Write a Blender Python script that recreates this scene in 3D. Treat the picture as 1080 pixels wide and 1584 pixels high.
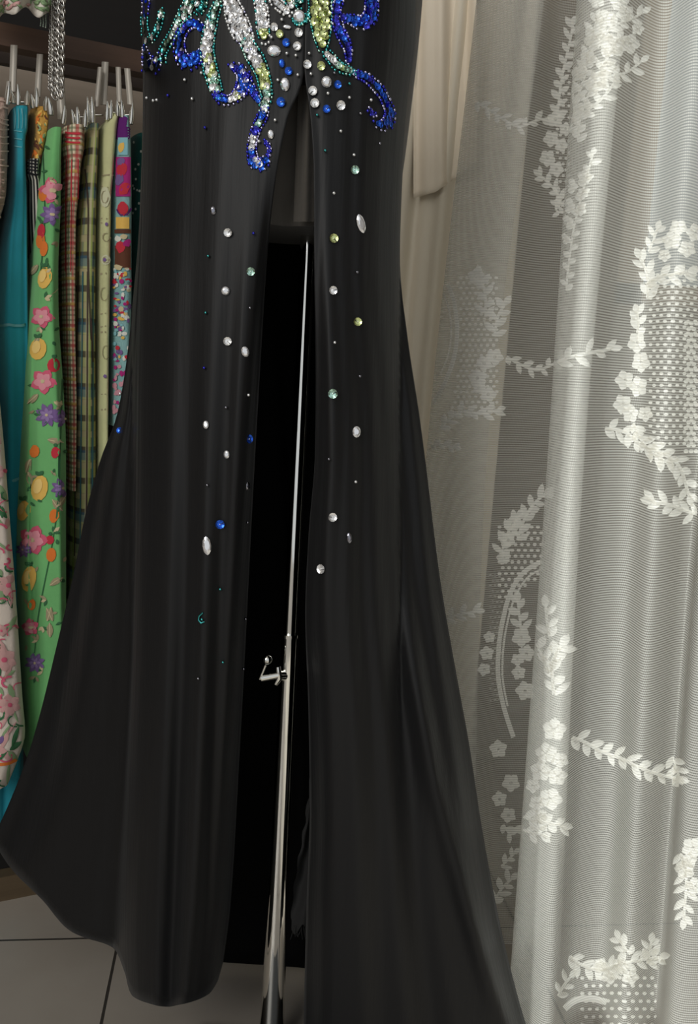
import bpy, bmesh, math, random
import numpy as np
from mathutils import Vector, Matrix
from mathutils.bvhtree import BVHTree

random.seed(7)
for o in list(bpy.data.objects):
    bpy.data.objects.remove(o)
SC = bpy.context.scene
COL = SC.collection

# ------------------------------------------------------------------ camera
FPX, CAM_H, PITCH, ROLL = 1400.0, 0.835, math.radians(9.0), math.radians(3.2)
CAM = Vector((0, 0, CAM_H))
FW = Vector((0, math.cos(PITCH), -math.sin(PITCH)))
UP0 = Vector((0, math.sin(PITCH), math.cos(PITCH)))
RT0 = Vector((1, 0, 0))
RT = math.cos(ROLL) * RT0 + math.sin(ROLL) * UP0
UP = math.cos(ROLL) * UP0 - math.sin(ROLL) * RT0
cam_data = bpy.data.cameras.new('camera')
cam = bpy.data.objects.new('camera', cam_data)
COL.objects.link(cam)
cam.matrix_world = Matrix(((RT.x, UP.x, -FW.x, 0), (RT.y, UP.y, -FW.y, 0), (RT.z, UP.z, -FW.z, CAM_H), (0, 0, 0, 1)))
cam_data.sensor_fit = 'VERTICAL'
cam_data.sensor_height = 36.0
cam_data.lens = FPX / 1584.0 * 36.0
cam_data.clip_start = 0.02
SC.camera = cam

# ------------------------------------------------------------------ world, light, exposure
W = bpy.data.worlds.new('world'); SC.world = W
W.use_nodes = True
bg = W.node_tree.nodes['Background']
bg.inputs[0].default_value = (0.93, 0.97, 1.0, 1)
bg.inputs[1].default_value = 0.60
def area(name, loc, target, size, size_y, power, color):
    l = bpy.data.lights.new(name, 'AREA'); l.shape = 'RECTANGLE'
    l.size = size; l.size_y = size_y; l.energy = power; l.color = color
    o = bpy.data.objects.new(name, l); COL.objects.link(o)
    o.location = loc
    o.rotation_euler = (Vector(target) - Vector(loc)).to_track_quat('-Z', 'Y').to_euler()
    return o
area('room_window_light', (-1.5, -1.6, 2.1), (-0.1, 1.0, 0.8), 1.6, 1.6, 42, (1.0, 0.97, 0.92))
sun_l = bpy.data.lights.new('sun', 'SUN'); sun_l.energy = 8.5; sun_l.angle = math.radians(1.5); sun_l.color = (1.0, 0.98, 0.96)
sun = bpy.data.objects.new('sun', sun_l); COL.objects.link(sun)
sun.rotation_euler = Vector((-0.40, -1.0, -1.1)).to_track_quat('-Z', 'Y').to_euler()
SC.view_settings.view_transform = 'Standard'
SC.view_settings.look = 'None'
SC.view_settings.gamma = 1.0
SC.view_settings.use_curve_mapping = False
SC.view_settings.exposure = 0.0

# ------------------------------------------------------------------ helpers
def P(x, y, d):
    """photo pixel -> world point at horizontal distance d in front of the camera"""
    v = FW * FPX + RT * (x - 540) - UP * (y - 792)
    return CAM + v * (d / v.y)
def ray(x, y):
    return (FW * FPX + RT * (x - 540) - UP * (y - 792)).normalized()
def G(x, y):
    v = ray(x, y); return CAM + v * (-CAM_H / v.z)
def PZ(x, y, z):
    v = ray(x, y); return CAM + v * ((z - CAM_H) / v.z)

def curve(pts):
    """smooth monotone-ish interpolation through (t, value) points, linear outside"""
    xs = [p[0] for p in pts]; vs = [p[1] for p in pts]; n = len(xs)
    h = [xs[i+1]-xs[i] for i in range(n-1)]; dl = [(vs[i+1]-vs[i])/h[i] for i in range(n-1)]
    m = [dl[0]] + [0.0]*(n-2) + [dl[-1]]
    for i in range(1, n-1):
        m[i] = 0.0 if dl[i-1]*dl[i] <= 0 else 2*dl[i-1]*dl[i]/(dl[i-1]+dl[i])
    def f(x):
        if x <= xs[0]: return vs[0] + m[0]*(x-xs[0])
        if x >= xs[-1]: return vs[-1] + m[-1]*(x-xs[-1])
        i = 0
        while x > xs[i+1]: i += 1
        t = (x-xs[i])/h[i]; t2 = t*t; t3 = t2*t
        return (2*t3-3*t2+1)*vs[i] + (t3-2*t2+t)*h[i]*m[i] + (-2*t3+3*t2)*vs[i+1] + (t3-t2)*h[i]*m[i+1]
    return f

def spline(pts, step):
    """dense Catmull-Rom through tuples"""
    out = []
    n = len(pts)
    for i in range(n-1):
        p0 = pts[max(i-1, 0)]; p1 = pts[i]; p2 = pts[i+1]; p3 = pts[min(i+2, n-1)]
        L = math.dist(p1[:2], p2[:2]); k = max(1, int(L/step))
        for j in range(k):
            t = j/k
            out.append(tuple(0.5*((2*b) + (-a+c)*t + (2*a-5*b+4*c-e)*t*t + (-a+3*b-3*c+e)*t**3) for a, b, c, e in zip(p0, p1, p2, p3)))
    out.append(tuple(pts[-1]))
    return out

class MB:
    def __init__(s): s.v = []; s.f = []; s.m = []; s.uv = {}; s.smooth = []
    def add(s, verts, faces, mat=0, smooth=True, uvs=None):
        b = len(s.v); s.v += [Vector(v) for v in verts]
        for f in faces:
            s.f.append(tuple(b+i for i in f)); s.m.append(mat); s.smooth.append(smooth)
        if uvs:
            for i, u in enumerate(uvs): s.uv[b+i] = u
    def grid(s, rows, mat=0, closed=False, uvs=None):
        nr, nc = len(rows), len(rows[0])
        fs = []
        for i in range(nr-1):
            for j in range(nc if closed else nc-1):
                k = (j+1) % nc
                fs.append((i*nc+j, (i+1)*nc+j, (i+1)*nc+k, i*nc+k))
        s.add([p for r in rows for p in r], fs, mat, True, [u for r in uvs for u in r] if uvs else None)
    def box(s, c, size, rot=None, mat=0, smooth=False):
        c = Vector(c); hx, hy, hz = [a/2 for a in size]
        vs = [Vector((x, y, z)) for z in (-hz, hz) for y in (-hy, hy) for x in (-hx, hx)]
        if rot is not None: vs = [rot @ v for v in vs]
        s.add([c+v for v in vs], [(0,2,3,1),(4,5,7,6),(0,1,5,4),(2,6,7,3),(0,4,6,2),(1,3,7,5)], mat, smooth)
    def tube(s, pts, rad, n=12, mat=0, cap=True):
        pts = [Vector(p) for p in pts]; rows = []
        ref = None
        for i, p in enumerate(pts):
            t = (pts[min(i+1, len(pts)-1)] - pts[max(i-1, 0)]).normalized()
            if ref is None:
                ref = t.orthogonal().normalized()
            ref = (ref - t*ref.dot(t)).normalized(); b = t.cross(ref)
            r = rad[i] if isinstance(rad, (list, tuple)) else rad
            rows.append([p + (ref*math.cos(2*math.pi*k/n) + b*math.sin(2*math.pi*k/n))*r for k in range(n)])
        s.grid(rows, mat, True)
        if cap:
            s.add(rows[0], [tuple(range(n))], mat, False); s.add(rows[-1], [tuple(reversed(range(n)))], mat, False)
    def ball(s, c, r, nu=8, nv=6, mat=0, sx=1, sy=1, sz=1, smooth=True):
        c = Vector(c); vs = []; fs = []
        for i in range(1, nv):
            th = math.pi*i/nv
            for j in range(nu):
                ph = 2*math.pi*j/nu
                vs.append(c + Vector((r*sx*math.sin(th)*math.cos(ph), r*sy*math.sin(th)*math.sin(ph), r*sz*math.cos(th))))
        t = len(vs); vs += [c+Vector((0,0,r*sz)), c-Vector((0,0,r*sz))]
        for i in range(nv-2):
            for j in range(nu):
                k = (j+1) % nu; fs.append((i*nu+j, (i+1)*nu+j, (i+1)*nu+k, i*nu+k))
        for j in range(nu):
            k = (j+1) % nu; fs.append((t, j, k)); fs.append((t+1, (nv-2)*nu+k, (nv-2)*nu+j))
        s.add(vs, fs, mat, smooth)
    def torus(s, c, axis_u, axis_v, ru, rv, r, n=14, k=6, mat=0):
        c = Vector(c); w = axis_u.cross(axis_v).normalized()
        rows = []
        for i in range(n):
            a = 2*math.pi*i/n
            rad = (axis_u*math.cos(a)*ru + axis_v*math.sin(a)*rv)
            dn = (axis_u*math.cos(a)*rv + axis_v*math.sin(a)*ru).normalized()
            rows.append([c + rad + dn*r*math.cos(2*math.pi*j/k) + w*r*math.sin(2*math.pi*j/k) for j in range(k)])
        rows.append(rows[0]); s.grid(rows, mat, True)
    def mesh(s, name, mats, org=Vector((0,0,0))):
        me = bpy.data.meshes.new(name)
        me.from_pydata([tuple(v-org) for v in s.v], [], s.f)
        for m in (mats if isinstance(mats, (list, tuple)) else [mats]): me.materials.append(m)
        me.polygons.foreach_set('material_index', s.m)
        me.polygons.foreach_set('use_smooth', s.smooth)
        if s.uv:
            ul = me.uv_layers.new(name='UVMap')
            for lp in me.loops: ul.data[lp.index].uv = s.uv.get(lp.vertex_index, (0, 0))
        me.update()
        return me
    def bvh(s): return BVHTree.FromPolygons([tuple(v) for v in s.v], s.f)
    def build(s, name, mats, parent=None, solid=0):
        org = ORG.get(parent.name, Vector((0,0,0))) if parent else Vector((0,0,0))
        o = bpy.data.objects.new(name, s.mesh(name, mats, org)); COL.objects.link(o)
        if parent:
            o.parent = parent; ORG[o.name] = org
        if solid:
            md = o.modifiers.new('thickness', 'SOLIDIFY'); md.thickness = solid; md.offset = 0
        return o
ORG = {}
def tag(o, label=None, cat=None, group=None, kind=None):
    if label: o['label'] = label
    if cat: o['category'] = cat
    if group: o['group'] = group
    if kind: o['kind'] = kind
    return o
def thing(name, loc, label, cat, group=None):
    o = bpy.data.objects.new(name, None); COL.objects.link(o); o.location = loc
    o.empty_display_size = 0.05
    ORG[o.name] = Vector(loc)
    return tag(o, label, cat, group)

# ------------------------------------------------------------------ materials
def mat(name, color, rough=0.6, metal=0.0, sheen=0.0, spec=0.5, **kw):
    m = bpy.data.materials.new(name); m.use_nodes = True
    b = m.node_tree.nodes['Principled BSDF']
    b.inputs['Base Color'].default_value = (*color, 1); b.inputs['Roughness'].default_value = rough
    b.inputs['Metallic'].default_value = metal; b.inputs['Specular IOR Level'].default_value = spec
    if sheen:
        b.inputs['Sheen Weight'].default_value = sheen; b.inputs['Sheen Roughness'].default_value = 0.5
    return m
def nodes(m): return m.node_tree.nodes, m.node_tree.links, m.node_tree.nodes['Principled BSDF']
def N(m, t, **kw):
    n = m.node_tree.nodes.new(t)
    for k, v in kw.items(): setattr(n, k, v)
    return n
def math_node(m, op, a, b=None):
    n = N(m, 'ShaderNodeMath', operation=op)
    for i, v in enumerate((a, b)):
        if v is None: continue
        if isinstance(v, (int, float)): n.inputs[i].default_value = v
        else: m.node_tree.links.new(v, n.inputs[i])
    return n.outputs[0]
def mix_col(m, fac, a, b):
    n = N(m, 'ShaderNodeMix', data_type='RGBA')
    L = m.node_tree.links
    if isinstance(fac, (int, float)): n.inputs[0].default_value = fac
    else: L.new(fac, n.inputs[0])
    for i, v in ((6, a), (7, b)):
        if isinstance(v, tuple): n.inputs[i].default_value = (*v, 1)
        else: L.new(v, n.inputs[i])
    return n.outputs[2]
def cloth(name, color, vary=0.25, scale=14, rough=0.85, bump=0.3, sheen=0.15):
    m = mat(name, color, rough, sheen=sheen, spec=0.2)
    ns, L, b = nodes(m)
    tc = N(m, 'ShaderNodeTexCoord')
    nz = N(m, 'ShaderNodeTexNoise'); nz.inputs['Scale'].default_value = scale; nz.inputs['Detail'].default_value = 6
    L.new(tc.outputs['Object'], nz.inputs['Vector'])
    dk = tuple(c*(1-vary) for c in color); lt = tuple(min(1, c*(1+vary)) for c in color)
    L.new(mix_col(m, nz.outputs['Fac'], dk, lt), b.inputs['Base Color'])
    if bump:
        n2 = N(m, 'ShaderNodeTexNoise'); n2.inputs['Scale'].default_value = scale*9
        L.new(tc.outputs['Object'], n2.inputs['Vector'])
        bp = N(m, 'ShaderNodeBump'); bp.inputs['Strength'].default_value = bump; bp.inputs['Distance'].default_value = 0.002
        L.new(n2.outputs['Fac'], bp.inputs['Height']); L.new(bp.outputs[0], b.inputs['Normal'])
    return m
def plain(name, c, rough=0.85): return mat(name, c, rough, spec=0.15)
def wood(name, c1, c2, scale=1.0, rough=0.45):
    m = mat(name, c1, rough); ns, L, b = nodes(m)
    tc = N(m, 'ShaderNodeTexCoord'); mp = N(m, 'ShaderNodeMapping'); mp.inputs['Scale'].default_value = (4*scale, 4*scale, 60*scale)
    nz = N(m, 'ShaderNodeTexNoise'); nz.inputs['Scale'].default_value = 1.6; nz.inputs['Detail'].default_value = 8
    L.new(tc.outputs['Object'], mp.inputs[0]); L.new(mp.outputs[0], nz.inputs['Vector'])
    L.new(mix_col(m, nz.outputs['Fac'], c1, c2), b.inputs['Base Color'])
    return m
def stripes(m, coord, period, width, soft=0.15):
    """1 inside a stripe"""
    fr = math_node(m, 'FRACT', math_node(m, 'DIVIDE', coord, period))
    d = math_node(m, 'ABSOLUTE', math_node(m, 'SUBTRACT', fr, 0.5))
    n = N(m, 'ShaderNodeMapRange'); n.interpolation_type = 'SMOOTHSTEP'
    m.node_tree.links.new(d, n.inputs[0])
    n.inputs[1].default_value = width/2*(1+soft); n.inputs[2].default_value = width/2*(1-soft)
    n.inputs[3].default_value = 0; n.inputs[4].default_value = 1
    return n.outputs[0]
def uvxy(m):
    u = N(m, 'ShaderNodeUVMap'); s = N(m, 'ShaderNodeSeparateXYZ')
    m.node_tree.links.new(u.outputs[0], s.inputs[0]); return s.outputs[0], s.outputs[1]
def plaid(name, base, layers, rough=0.9):
    """layers: (axis, period, width, offset, colour, strength)"""
    m = mat(name, base, rough, spec=0.15); ns, L, b = nodes(m)
    u, v = uvxy(m); col = base
    for ax, per, wd, off, c, st in layers:
        cd = math_node(m, 'ADD', u if ax == 'u' else v, off)
        fac = math_node(m, 'MULTIPLY', stripes(m, cd, per, wd), st)
        col = mix_col(m, fac, col, c)
    tc = N(m, 'ShaderNodeTexCoord'); nz = N(m, 'ShaderNodeTexNoise'); nz.inputs['Scale'].default_value = 25
    L.new(tc.outputs['Object'], nz.inputs['Vector'])
    mr = N(m, 'ShaderNodeMapRange'); mr.inputs[3].default_value = 0.75; mr.inputs[4].default_value = 1.2
    L.new(nz.outputs['Fac'], mr.inputs[0])
    vm = N(m, 'ShaderNodeVectorMath', operation='SCALE')
    L.new(col, vm.inputs[0]); L.new(mr.outputs[0], vm.inputs['Scale'])
    L.new(vm.outputs[0], b.inputs['Base Color'])
    return m

M_BLACK = mat('black_jersey', (0.0065, 0.0065, 0.007), 0.5, sheen=0.05, spec=0.3)
_n, _l, _b = nodes(M_BLACK)
_tc = N(M_BLACK, 'ShaderNodeTexCoord'); _mp = N(M_BLACK, 'ShaderNodeMapping'); _mp.inputs['Scale'].default_value = (55, 55, 3)
_nz = N(M_BLACK, 'ShaderNodeTexNoise'); _nz.inputs['Scale'].default_value = 1.5; _nz.inputs['Detail'].default_value = 5
_bp = N(M_BLACK, 'ShaderNodeBump'); _bp.inputs['Strength'].default_value = 0.25; _bp.inputs['Distance'].default_value = 0.004
_l.new(_tc.outputs['Object'], _mp.inputs[0]); _l.new(_mp.outputs[0], _nz.inputs['Vector']); _l.new(_nz.outputs['Fac'], _bp.inputs['Height']); _l.new(_bp.outputs[0], _b.inputs['Normal'])
M_LINING = mat('black_lining', (0.004, 0.004, 0.004), 0.8, spec=0.1)
M_FLAP = mat('lining_flap', (0.02, 0.02, 0.02), 0.8, spec=0.15)
M_CHROME = mat('chrome', (0.86, 0.85, 0.80), 0.06, 1.0)
M_STEEL = mat('brushed_steel', (0.62, 0.60, 0.56), 0.3, 1.0)
M_CHAIN = mat('chain_metal', (0.50, 0.48, 0.45), 0.2, 1.0)
M_CLIP = mat('bright_clip_metal', (0.80, 0.78, 0.72), 0.16, 1.0)
M_STRIP = mat('grey_hanger_strip', (0.52, 0.48, 0.42), 0.4, 0.3)
M_TORSO = cloth('torso_cloth', (0.10, 0.09, 0.078), 0.2, 20)
M_DARKMETAL = mat('dark_metal', (0.05, 0.05, 0.05), 0.35, 0.9)

# ------------------------------------------------------------------ setting
g0, g1 = G(0, 1440), G(125, 1437)
ang = math.atan2((g1-g0).y, (g1-g0).x)
M_FLOOR = mat('floor_tile', (0.30, 0.27, 0.235), 0.32)
ns, L, b = nodes(M_FLOOR)
tc = N(M_FLOOR, 'ShaderNodeTexCoord'); mp = N(M_FLOOR, 'ShaderNodeMapping'); mp.vector_type = 'TEXTURE'
cross_pt = G(184, 1450)
mp.inputs['Location'].default_value = (cross_pt.x, cross_pt.y, 0); mp.inputs['Rotation'].default_value = (0, 0, ang)
L.new(tc.outputs['Object'], mp.inputs[0])
sp = N(M_FLOOR, 'ShaderNodeSeparateXYZ'); L.new(mp.outputs[0], sp.inputs[0])
gx = stripes(M_FLOOR, math_node(M_FLOOR, 'ADD', sp.outputs[0], 0.3), 0.6, 0.006)
gy = stripes(M_FLOOR, math_node(M_FLOOR, 'ADD', sp.outputs[1], 0.3), 0.6, 0.006)
gr = math_node(M_FLOOR, 'MAXIMUM', gx, gy)
nz = N(M_FLOOR, 'ShaderNodeTexNoise'); nz.inputs['Scale'].default_value = 7; nz.inputs['Detail'].default_value = 8
L.new(tc.outputs['Object'], nz.inputs['Vector'])
tcol = mix_col(M_FLOOR, nz.outputs['Fac'], (0.29, 0.255, 0.215), (0.40, 0.365, 0.325))
L.new(mix_col(M_FLOOR, gr, tcol, (0.05, 0.045, 0.04)), b.inputs['Base Color'])
bp = N(M_FLOOR, 'ShaderNodeBump'); bp.inputs['Distance'].default_value = -0.002; L.new(gr, bp.inputs['Height']); L.new(bp.outputs[0], b.inputs['Normal'])
f = MB(); f.box((0, 0.1, -0.03), (5.0, 3.8, 0.06)); tag(f.build('floor', M_FLOOR), kind='structure')
M_GROUND = cloth('outdoor_paving', (0.13, 0.125, 0.12), 0.15, 5, 0.9, 0.2, 0)
f = MB(); f.box((0, 4.6, -0.03), (9.0, 5.2, 0.06)); tag(f.build('ground', M_GROUND), kind='structure')
M_OUTW = cloth('outdoor_wall_paint', (0.42, 0.43, 0.43), 0.08, 2, 0.9, 0.1, 0)
f = MB(); f.box((1.5, 5.0, 1.5), (7.0, 0.2, 3.0)); tag(f.build('added_wall_outside', M_OUTW), kind='structure')  # added wall, darkens what shows through the window

M_WALL = cloth('painted_wall', (0.20, 0.165, 0.125), 0.06, 3, 0.8, 0.05, 0)
WY = 1.95                                       # back wall plane
WX0 = P(928, 700, WY).x                         # left jamb of the window
w = MB(); w.box(((-2.5+WX0)/2, WY+0.06, 1.55), (WX0+2.5, 0.12, 3.1)); w.box(((WX0+2.5)/2, WY+0.06, 3.0), (2.5-WX0, 0.12, 0.2)); w.box(((WX0+2.5)/2, WY+0.06, 0.50), (2.5-WX0, 0.12, 1.0)); w.box(((WX0+1.3+2.5)/2, WY+0.06, 1.46), (2.5-WX0-1.3, 0.12, 2.88))
tag(w.build('wall_back', M_WALL), kind='structure')
w = MB(); w.box((-2.56, 0.1, 1.55), (0.12, 3.8, 3.1)); tag(w.build('wall_left', M_WALL), kind='structure')
M_CEIL = mat('ceiling_paint', (0.7, 0.69, 0.66), 0.9)
w = MB(); w.box((0, 0.1, 3.16), (5.1, 3.8, 0.12)); tag(w.build('ceiling', M_CEIL), kind='structure')
M_FRAME = mat('window_frame_brown', (0.30, 0.23, 0.15), 0.5)
M_GLASS = bpy.data.materials.new('window_glass'); M_GLASS.use_nodes = True
nt = M_GLASS.node_tree; nt.nodes.clear()
out = nt.nodes.new('ShaderNodeOutputMaterial'); mx = nt.nodes.new('ShaderNodeMixShader'); tr = nt.nodes.new('ShaderNodeBsdfTransparent'); gl = nt.nodes.new('ShaderNodeBsdfGlossy')
gl.inputs['Roughness'].default_value = 0.03; mx.inputs[0].default_value = 0.08
tr.inputs[0].default_value = (0.93, 0.96, 0.95, 1)
nt.links.new(tr.outputs[0], mx.inputs[1]); nt.links.new(gl.outputs[0], mx.inputs[2]); nt.links.new(mx.outputs[0], out.inputs[0])
win = bpy.data.objects.new('window_1', None); COL.objects.link(win); win.location = (WX0, WY, 0); ORG['window_1'] = Vector((WX0, WY, 0)); win['kind'] = 'structure'
fr = MB()
ww = 1.3
for xx in (WX0+0.03, WX0+ww*0.5, WX0+ww-0.03): fr.box((xx, WY+0.05, 1.95), (0.06, 0.07, 1.90))
for zz in (1.015, 2.87): fr.box((WX0+ww/2, WY+0.05, zz), (ww, 0.07, 0.03 if zz < 1 else 0.06))
fr.build('window_frame', M_FRAME, win)
for k in range(2):
    pn = MB(); pn.box((WX0+ww*(0.27+0.46*k), WY+0.05, 1.94), (ww*0.5-0.05, 0.006, 1.84)); pn.build('pane', M_GLASS, win)
w = MB(); w.box((2.3, 0.4, 1.55), (0.12, 3.0, 3.1)); tag(w.build('wall_right', M_WALL), kind='structure')

# ------------------------------------------------------------------ wardrobe with garment rail
rA, rB = P(0, 70, 1.34), P(220, 100, 1.43)      # line of the rail beam
rd = Vector(((rB-rA).x, (rB-rA).y, 0)).normalized()
back = Vector((-rd.y, rd.x, 0))
RROT = Matrix((rd, back, Vector((0,0,1)))).transposed()
def on_rail(x, y, off):
    """point on the vertical plane through the rail line, pushed back by off"""
    v = ray(x, y); n = back
    t = ((rA + back*off) - CAM).dot(n)/v.dot(n)
    return CAM + v*t
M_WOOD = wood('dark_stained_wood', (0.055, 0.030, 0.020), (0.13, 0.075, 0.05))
M_WOODD = wood('shaded_interior_wood', (0.005, 0.004, 0.0035), (0.010, 0.008, 0.007), 1.0, 0.85)  # near-black tone puts the deep interior's shade into the wood colour
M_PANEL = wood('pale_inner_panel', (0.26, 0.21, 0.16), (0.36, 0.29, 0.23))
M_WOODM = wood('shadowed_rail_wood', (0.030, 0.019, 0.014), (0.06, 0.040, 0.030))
M_BASE = wood('base_board_wood', (0.06, 0.04, 0.02), (0.13, 0.09, 0.05))
base0 = G(0, 1395)
wr = thing('wardrobe', (rA.x, rA.y, 0), 'dark stained wooden wardrobe frame with garment rail behind the hanging skirts', 'wardrobe')
LEN = 0.90; SH = -0.12
def wbox(x, y, off, sx, sy, sz, m, name, shift=0.0, zc=None):
    mb = MB(); p = on_rail(x, y, off) + rd*shift
    if zc is not None: p.z = zc
    mb.box(p, (sx, sy, sz), RROT); return mb.build(name, m, wr)
zb = P(110, 74, 1.385).z
mid = on_rail(110, 72, 0)
def rbox(along, off, z, sx, sy, sz, m, name):
    mb = MB(); mb.box(Vector((mid.x, mid.y, 0)) + rd*(along+SH) + back*off + Vector((0,0,z)), (sx, sy, sz), RROT); return mb.build(name, m, wr)
rbox(0.0, 0.015, zb, LEN, 0.03, 0.030, M_WOOD, 'rail_beam')
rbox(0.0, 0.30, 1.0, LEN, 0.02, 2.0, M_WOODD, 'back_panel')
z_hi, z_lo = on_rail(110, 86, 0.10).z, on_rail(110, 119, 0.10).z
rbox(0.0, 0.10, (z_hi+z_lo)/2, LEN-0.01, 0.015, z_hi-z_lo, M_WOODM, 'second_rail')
z_hi = on_rail(110, 124, 0.22).z
rbox(0.0, 0.22, z_hi-0.11, LEN-0.03, 0.015, 0.22, M_PANEL, 'inner_panel')
bo = (base0 - Vector((mid.x, mid.y, 0))).dot(back)
rbox(0.0, bo+0.012, 0.02, LEN, 0.024, 0.04, M_BASE, 'base_board')
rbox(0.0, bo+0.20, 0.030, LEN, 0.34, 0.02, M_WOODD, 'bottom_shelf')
rbox(-LEN/2, 0.17, 1.0, 0.02, 0.36, 2.0, M_WOOD, 'side_panel')
rbox(LEN/2, 0.17, 1.0, 0.02, 0.36, 2.0, M_WOOD, 'side_panel')
rbox(0.0, 0.17, 2.0, LEN+0.02, 0.36, 0.02, M_WOOD, 'top_panel')

# ------------------------------------------------------------------ surface drawing helpers (prints, lace)
def on_surf(bvh, x, y, off):
    d = ray(x, y)
    h = bvh.ray_cast(CAM, d)
    if h[0] is None: return None
    n = h[1]
    if n.dot(d) > 0: n = -n
    return h[0] + n*off
def leaf_pts(x, y, ln, wd, a, n=5):
    ca, sa = math.cos(a), math.sin(a); L_, R_, C_ = [], [], []
    for i in range(n+1):
        t = i/n; w_ = wd*math.sin(math.pi*min(1, t*0.93+0.05))**0.8*(1.0 if t < 1 else 0.2)
        cx, cy = x+ca*ln*t, y+sa*ln*t
        L_.append((cx-sa*w_, cy+ca*w_)); R_.append((cx+sa*w_, cy-ca*w_)); C_.append((cx, cy))
    return L_, C_, R_
def draw_leaf(mb, bvh, x, y, ln, wd, a, off=0.0009, m=0, ridge=0.0006, n=4):
    L_, C_, R_ = leaf_pts(x, y, ln, wd, a, n)
    rows = []
    for l, c, r in zip(L_, C_, R_):
        q = [on_surf(bvh, *l, off), on_surf(bvh, *c, off+ridge), on_surf(bvh, *r, off)]
        if any(k is None for k in q): return
        if max((q[0]-q[1]).length, (q[2]-q[1]).length) > 0.03: return
        rows.append(q)
    if any((rows[i+1][1]-rows[i][1]).length > 0.04 for i in range(len(rows)-1)): return
    mb.grid(rows, m)
def draw_disc(mb, bvh, x, y, rx, ry=None, off=0.0009, m=0, a=0, n=10, jit=0.0):
    ry = ry or rx; c = on_surf(bvh, x, y, off+0.0004)
    if c is None: return
    pts = []
    for k in range(n):
        t = 2*math.pi*k/n; j = 1+random.uniform(-jit, jit)
        ex, ey = rx*math.cos(t)*j, ry*math.sin(t)*j
        q = on_surf(bvh, x+ex*math.cos(a)-ey*math.sin(a), y+ex*math.sin(a)+ey*math.cos(a), off)
        if q is None or (q-c).length > 0.06: return
        pts.append(q)
    mb.add([c]+pts, [(0, 1+k, 1+(k+1) % n) for k in range(n)], m)
def draw_line(mb, bvh, pts, wd, off=0.0009, m=0, step=5):
    pts = spline(pts, step); rows = []
    for i, p in enumerate(pts):
        a = pts[max(i-1, 0)]; c = pts[min(i+1, len(pts)-1)]
        dx, dy = c[0]-a[0], c[1]-a[1]; l = math.hypot(dx, dy) or 1
        q = [on_surf(bvh, p[0]-dy/l*wd, p[1]+dx/l*wd, off), on_surf(bvh, p[0]+dy/l*wd, p[1]-dx/l*wd, off)]
        if any(k is None for k in q) or (rows and (q[0]-rows[-1][0]).length > 0.03):
            if len(rows) > 1: mb.grid(rows, m)
            rows = []; continue
        rows.append(q)
    if len(rows) > 1: mb.grid(rows, m)
def draw_patch(mb, bvh, x0, x1, y0, y1, off=0.0012, m=0, nx=7, ny=5):
    rows = []
    for i in range(ny+1):
        row = [on_surf(bvh, x0+(x1-x0)*j/nx, y0+(y1-y0)*i/ny, off) for j in range(nx+1)]
        row = [q for q in row if q is not None]
        if len(row) == nx+1: rows.append(row)
    if len(rows) > 1: mb.grid(rows, m)
def draw_flower(mb, bvh, x, y, r, m=0, mc=None, petals=5, off=0.0009, a0=None, slim=0.42):
    a0 = random.random()*6 if a0 is None else a0
    for k in range(petals):
        a = a0+2*math.pi*k/petals
        draw_leaf(mb, bvh, x+math.cos(a)*r*0.12, y+math.sin(a)*r*0.12, r*0.95, r*slim, a, off+0.00015*(k % 2), m, n=4)
    if mc is not None: draw_disc(mb, bvh, x, y, r*0.22, off=off+0.001, m=mc)

# ------------------------------------------------------------------ hanging garments
GROUP = 'skirts clipped along the wardrobe rail'
def garment(name, label, cat, rows, mats, prints=None, wrinkle=0.05, waves=5, depth=0.09, seed=0, square=0.7, foldk=0.0):
    """rows: (y, x_left, x_right, d) of the front edge of the folded garment; a closed tube running back"""
    rnd = random.Random(seed)
    fl = curve([(r[0], r[1]) for r in rows]); frr = curve([(r[0], r[2]) for r in rows]); fd = curve([(r[0], r[3]) for r in rows])
    y0, y1 = rows[0][0], rows[-1][0]; nr = max(24, int((y1-y0)/11)); nc = 44
    ph = [rnd.random()*6 for _ in range(4)]
    R_, UV = [], []
    for i in range(nr+1):
        t = i/nr; y = y0+(y1-y0)*t
        d = fd(y); Lp, Rp = P(fl(y), y, d), P(frr(y), y, d); c = (Lp+Rp)/2; hw = (Rp-Lp).length/2; xd = (Rp-Lp).normalized()
        dep = depth*(0.55+0.45*min(1, t*5))
        row, uvr = [], []
        for j in range(nc):
            a = 2*math.pi*j/nc
            ca, sa = math.cos(a), math.sin(a)
            ex = math.copysign(abs(ca)**square, ca); ey = math.copysign(abs(sa)**square, sa)
            wv = math.sin(waves*a+ph[0]+1.2*math.sin(t*5+ph[1]))*wrinkle*min(1, 0.25+t*3) + 0.4*wrinkle*math.sin(11*a+ph[2]+t*9)
            p = c + xd*hw*ex*(1+wv*0.35) + back*dep*(1-ey) + back*hw*wv*1.6
            if foldk: p = p + back*foldk*hw*(math.cos(a*1.0)**2)*math.sin(t*2)
            row.append(p); uvr.append(((a if a < 4.71 else a-2*math.pi)*0.035, p.z))
        R_.append(row); UV.append(uvr)
    mb = MB(); mb.grid(R_, 0, True, UV)
    nc_ = len(R_[0]); mb.add(R_[0], [tuple(range(nc_))], 0)
    bv = mb.bvh()
    if prints: prints(mb, bv, fl, frr, y0, y1, rnd)
    o = mb.build(name, mats)
    return tag(o, label, cat, GROUP)

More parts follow.
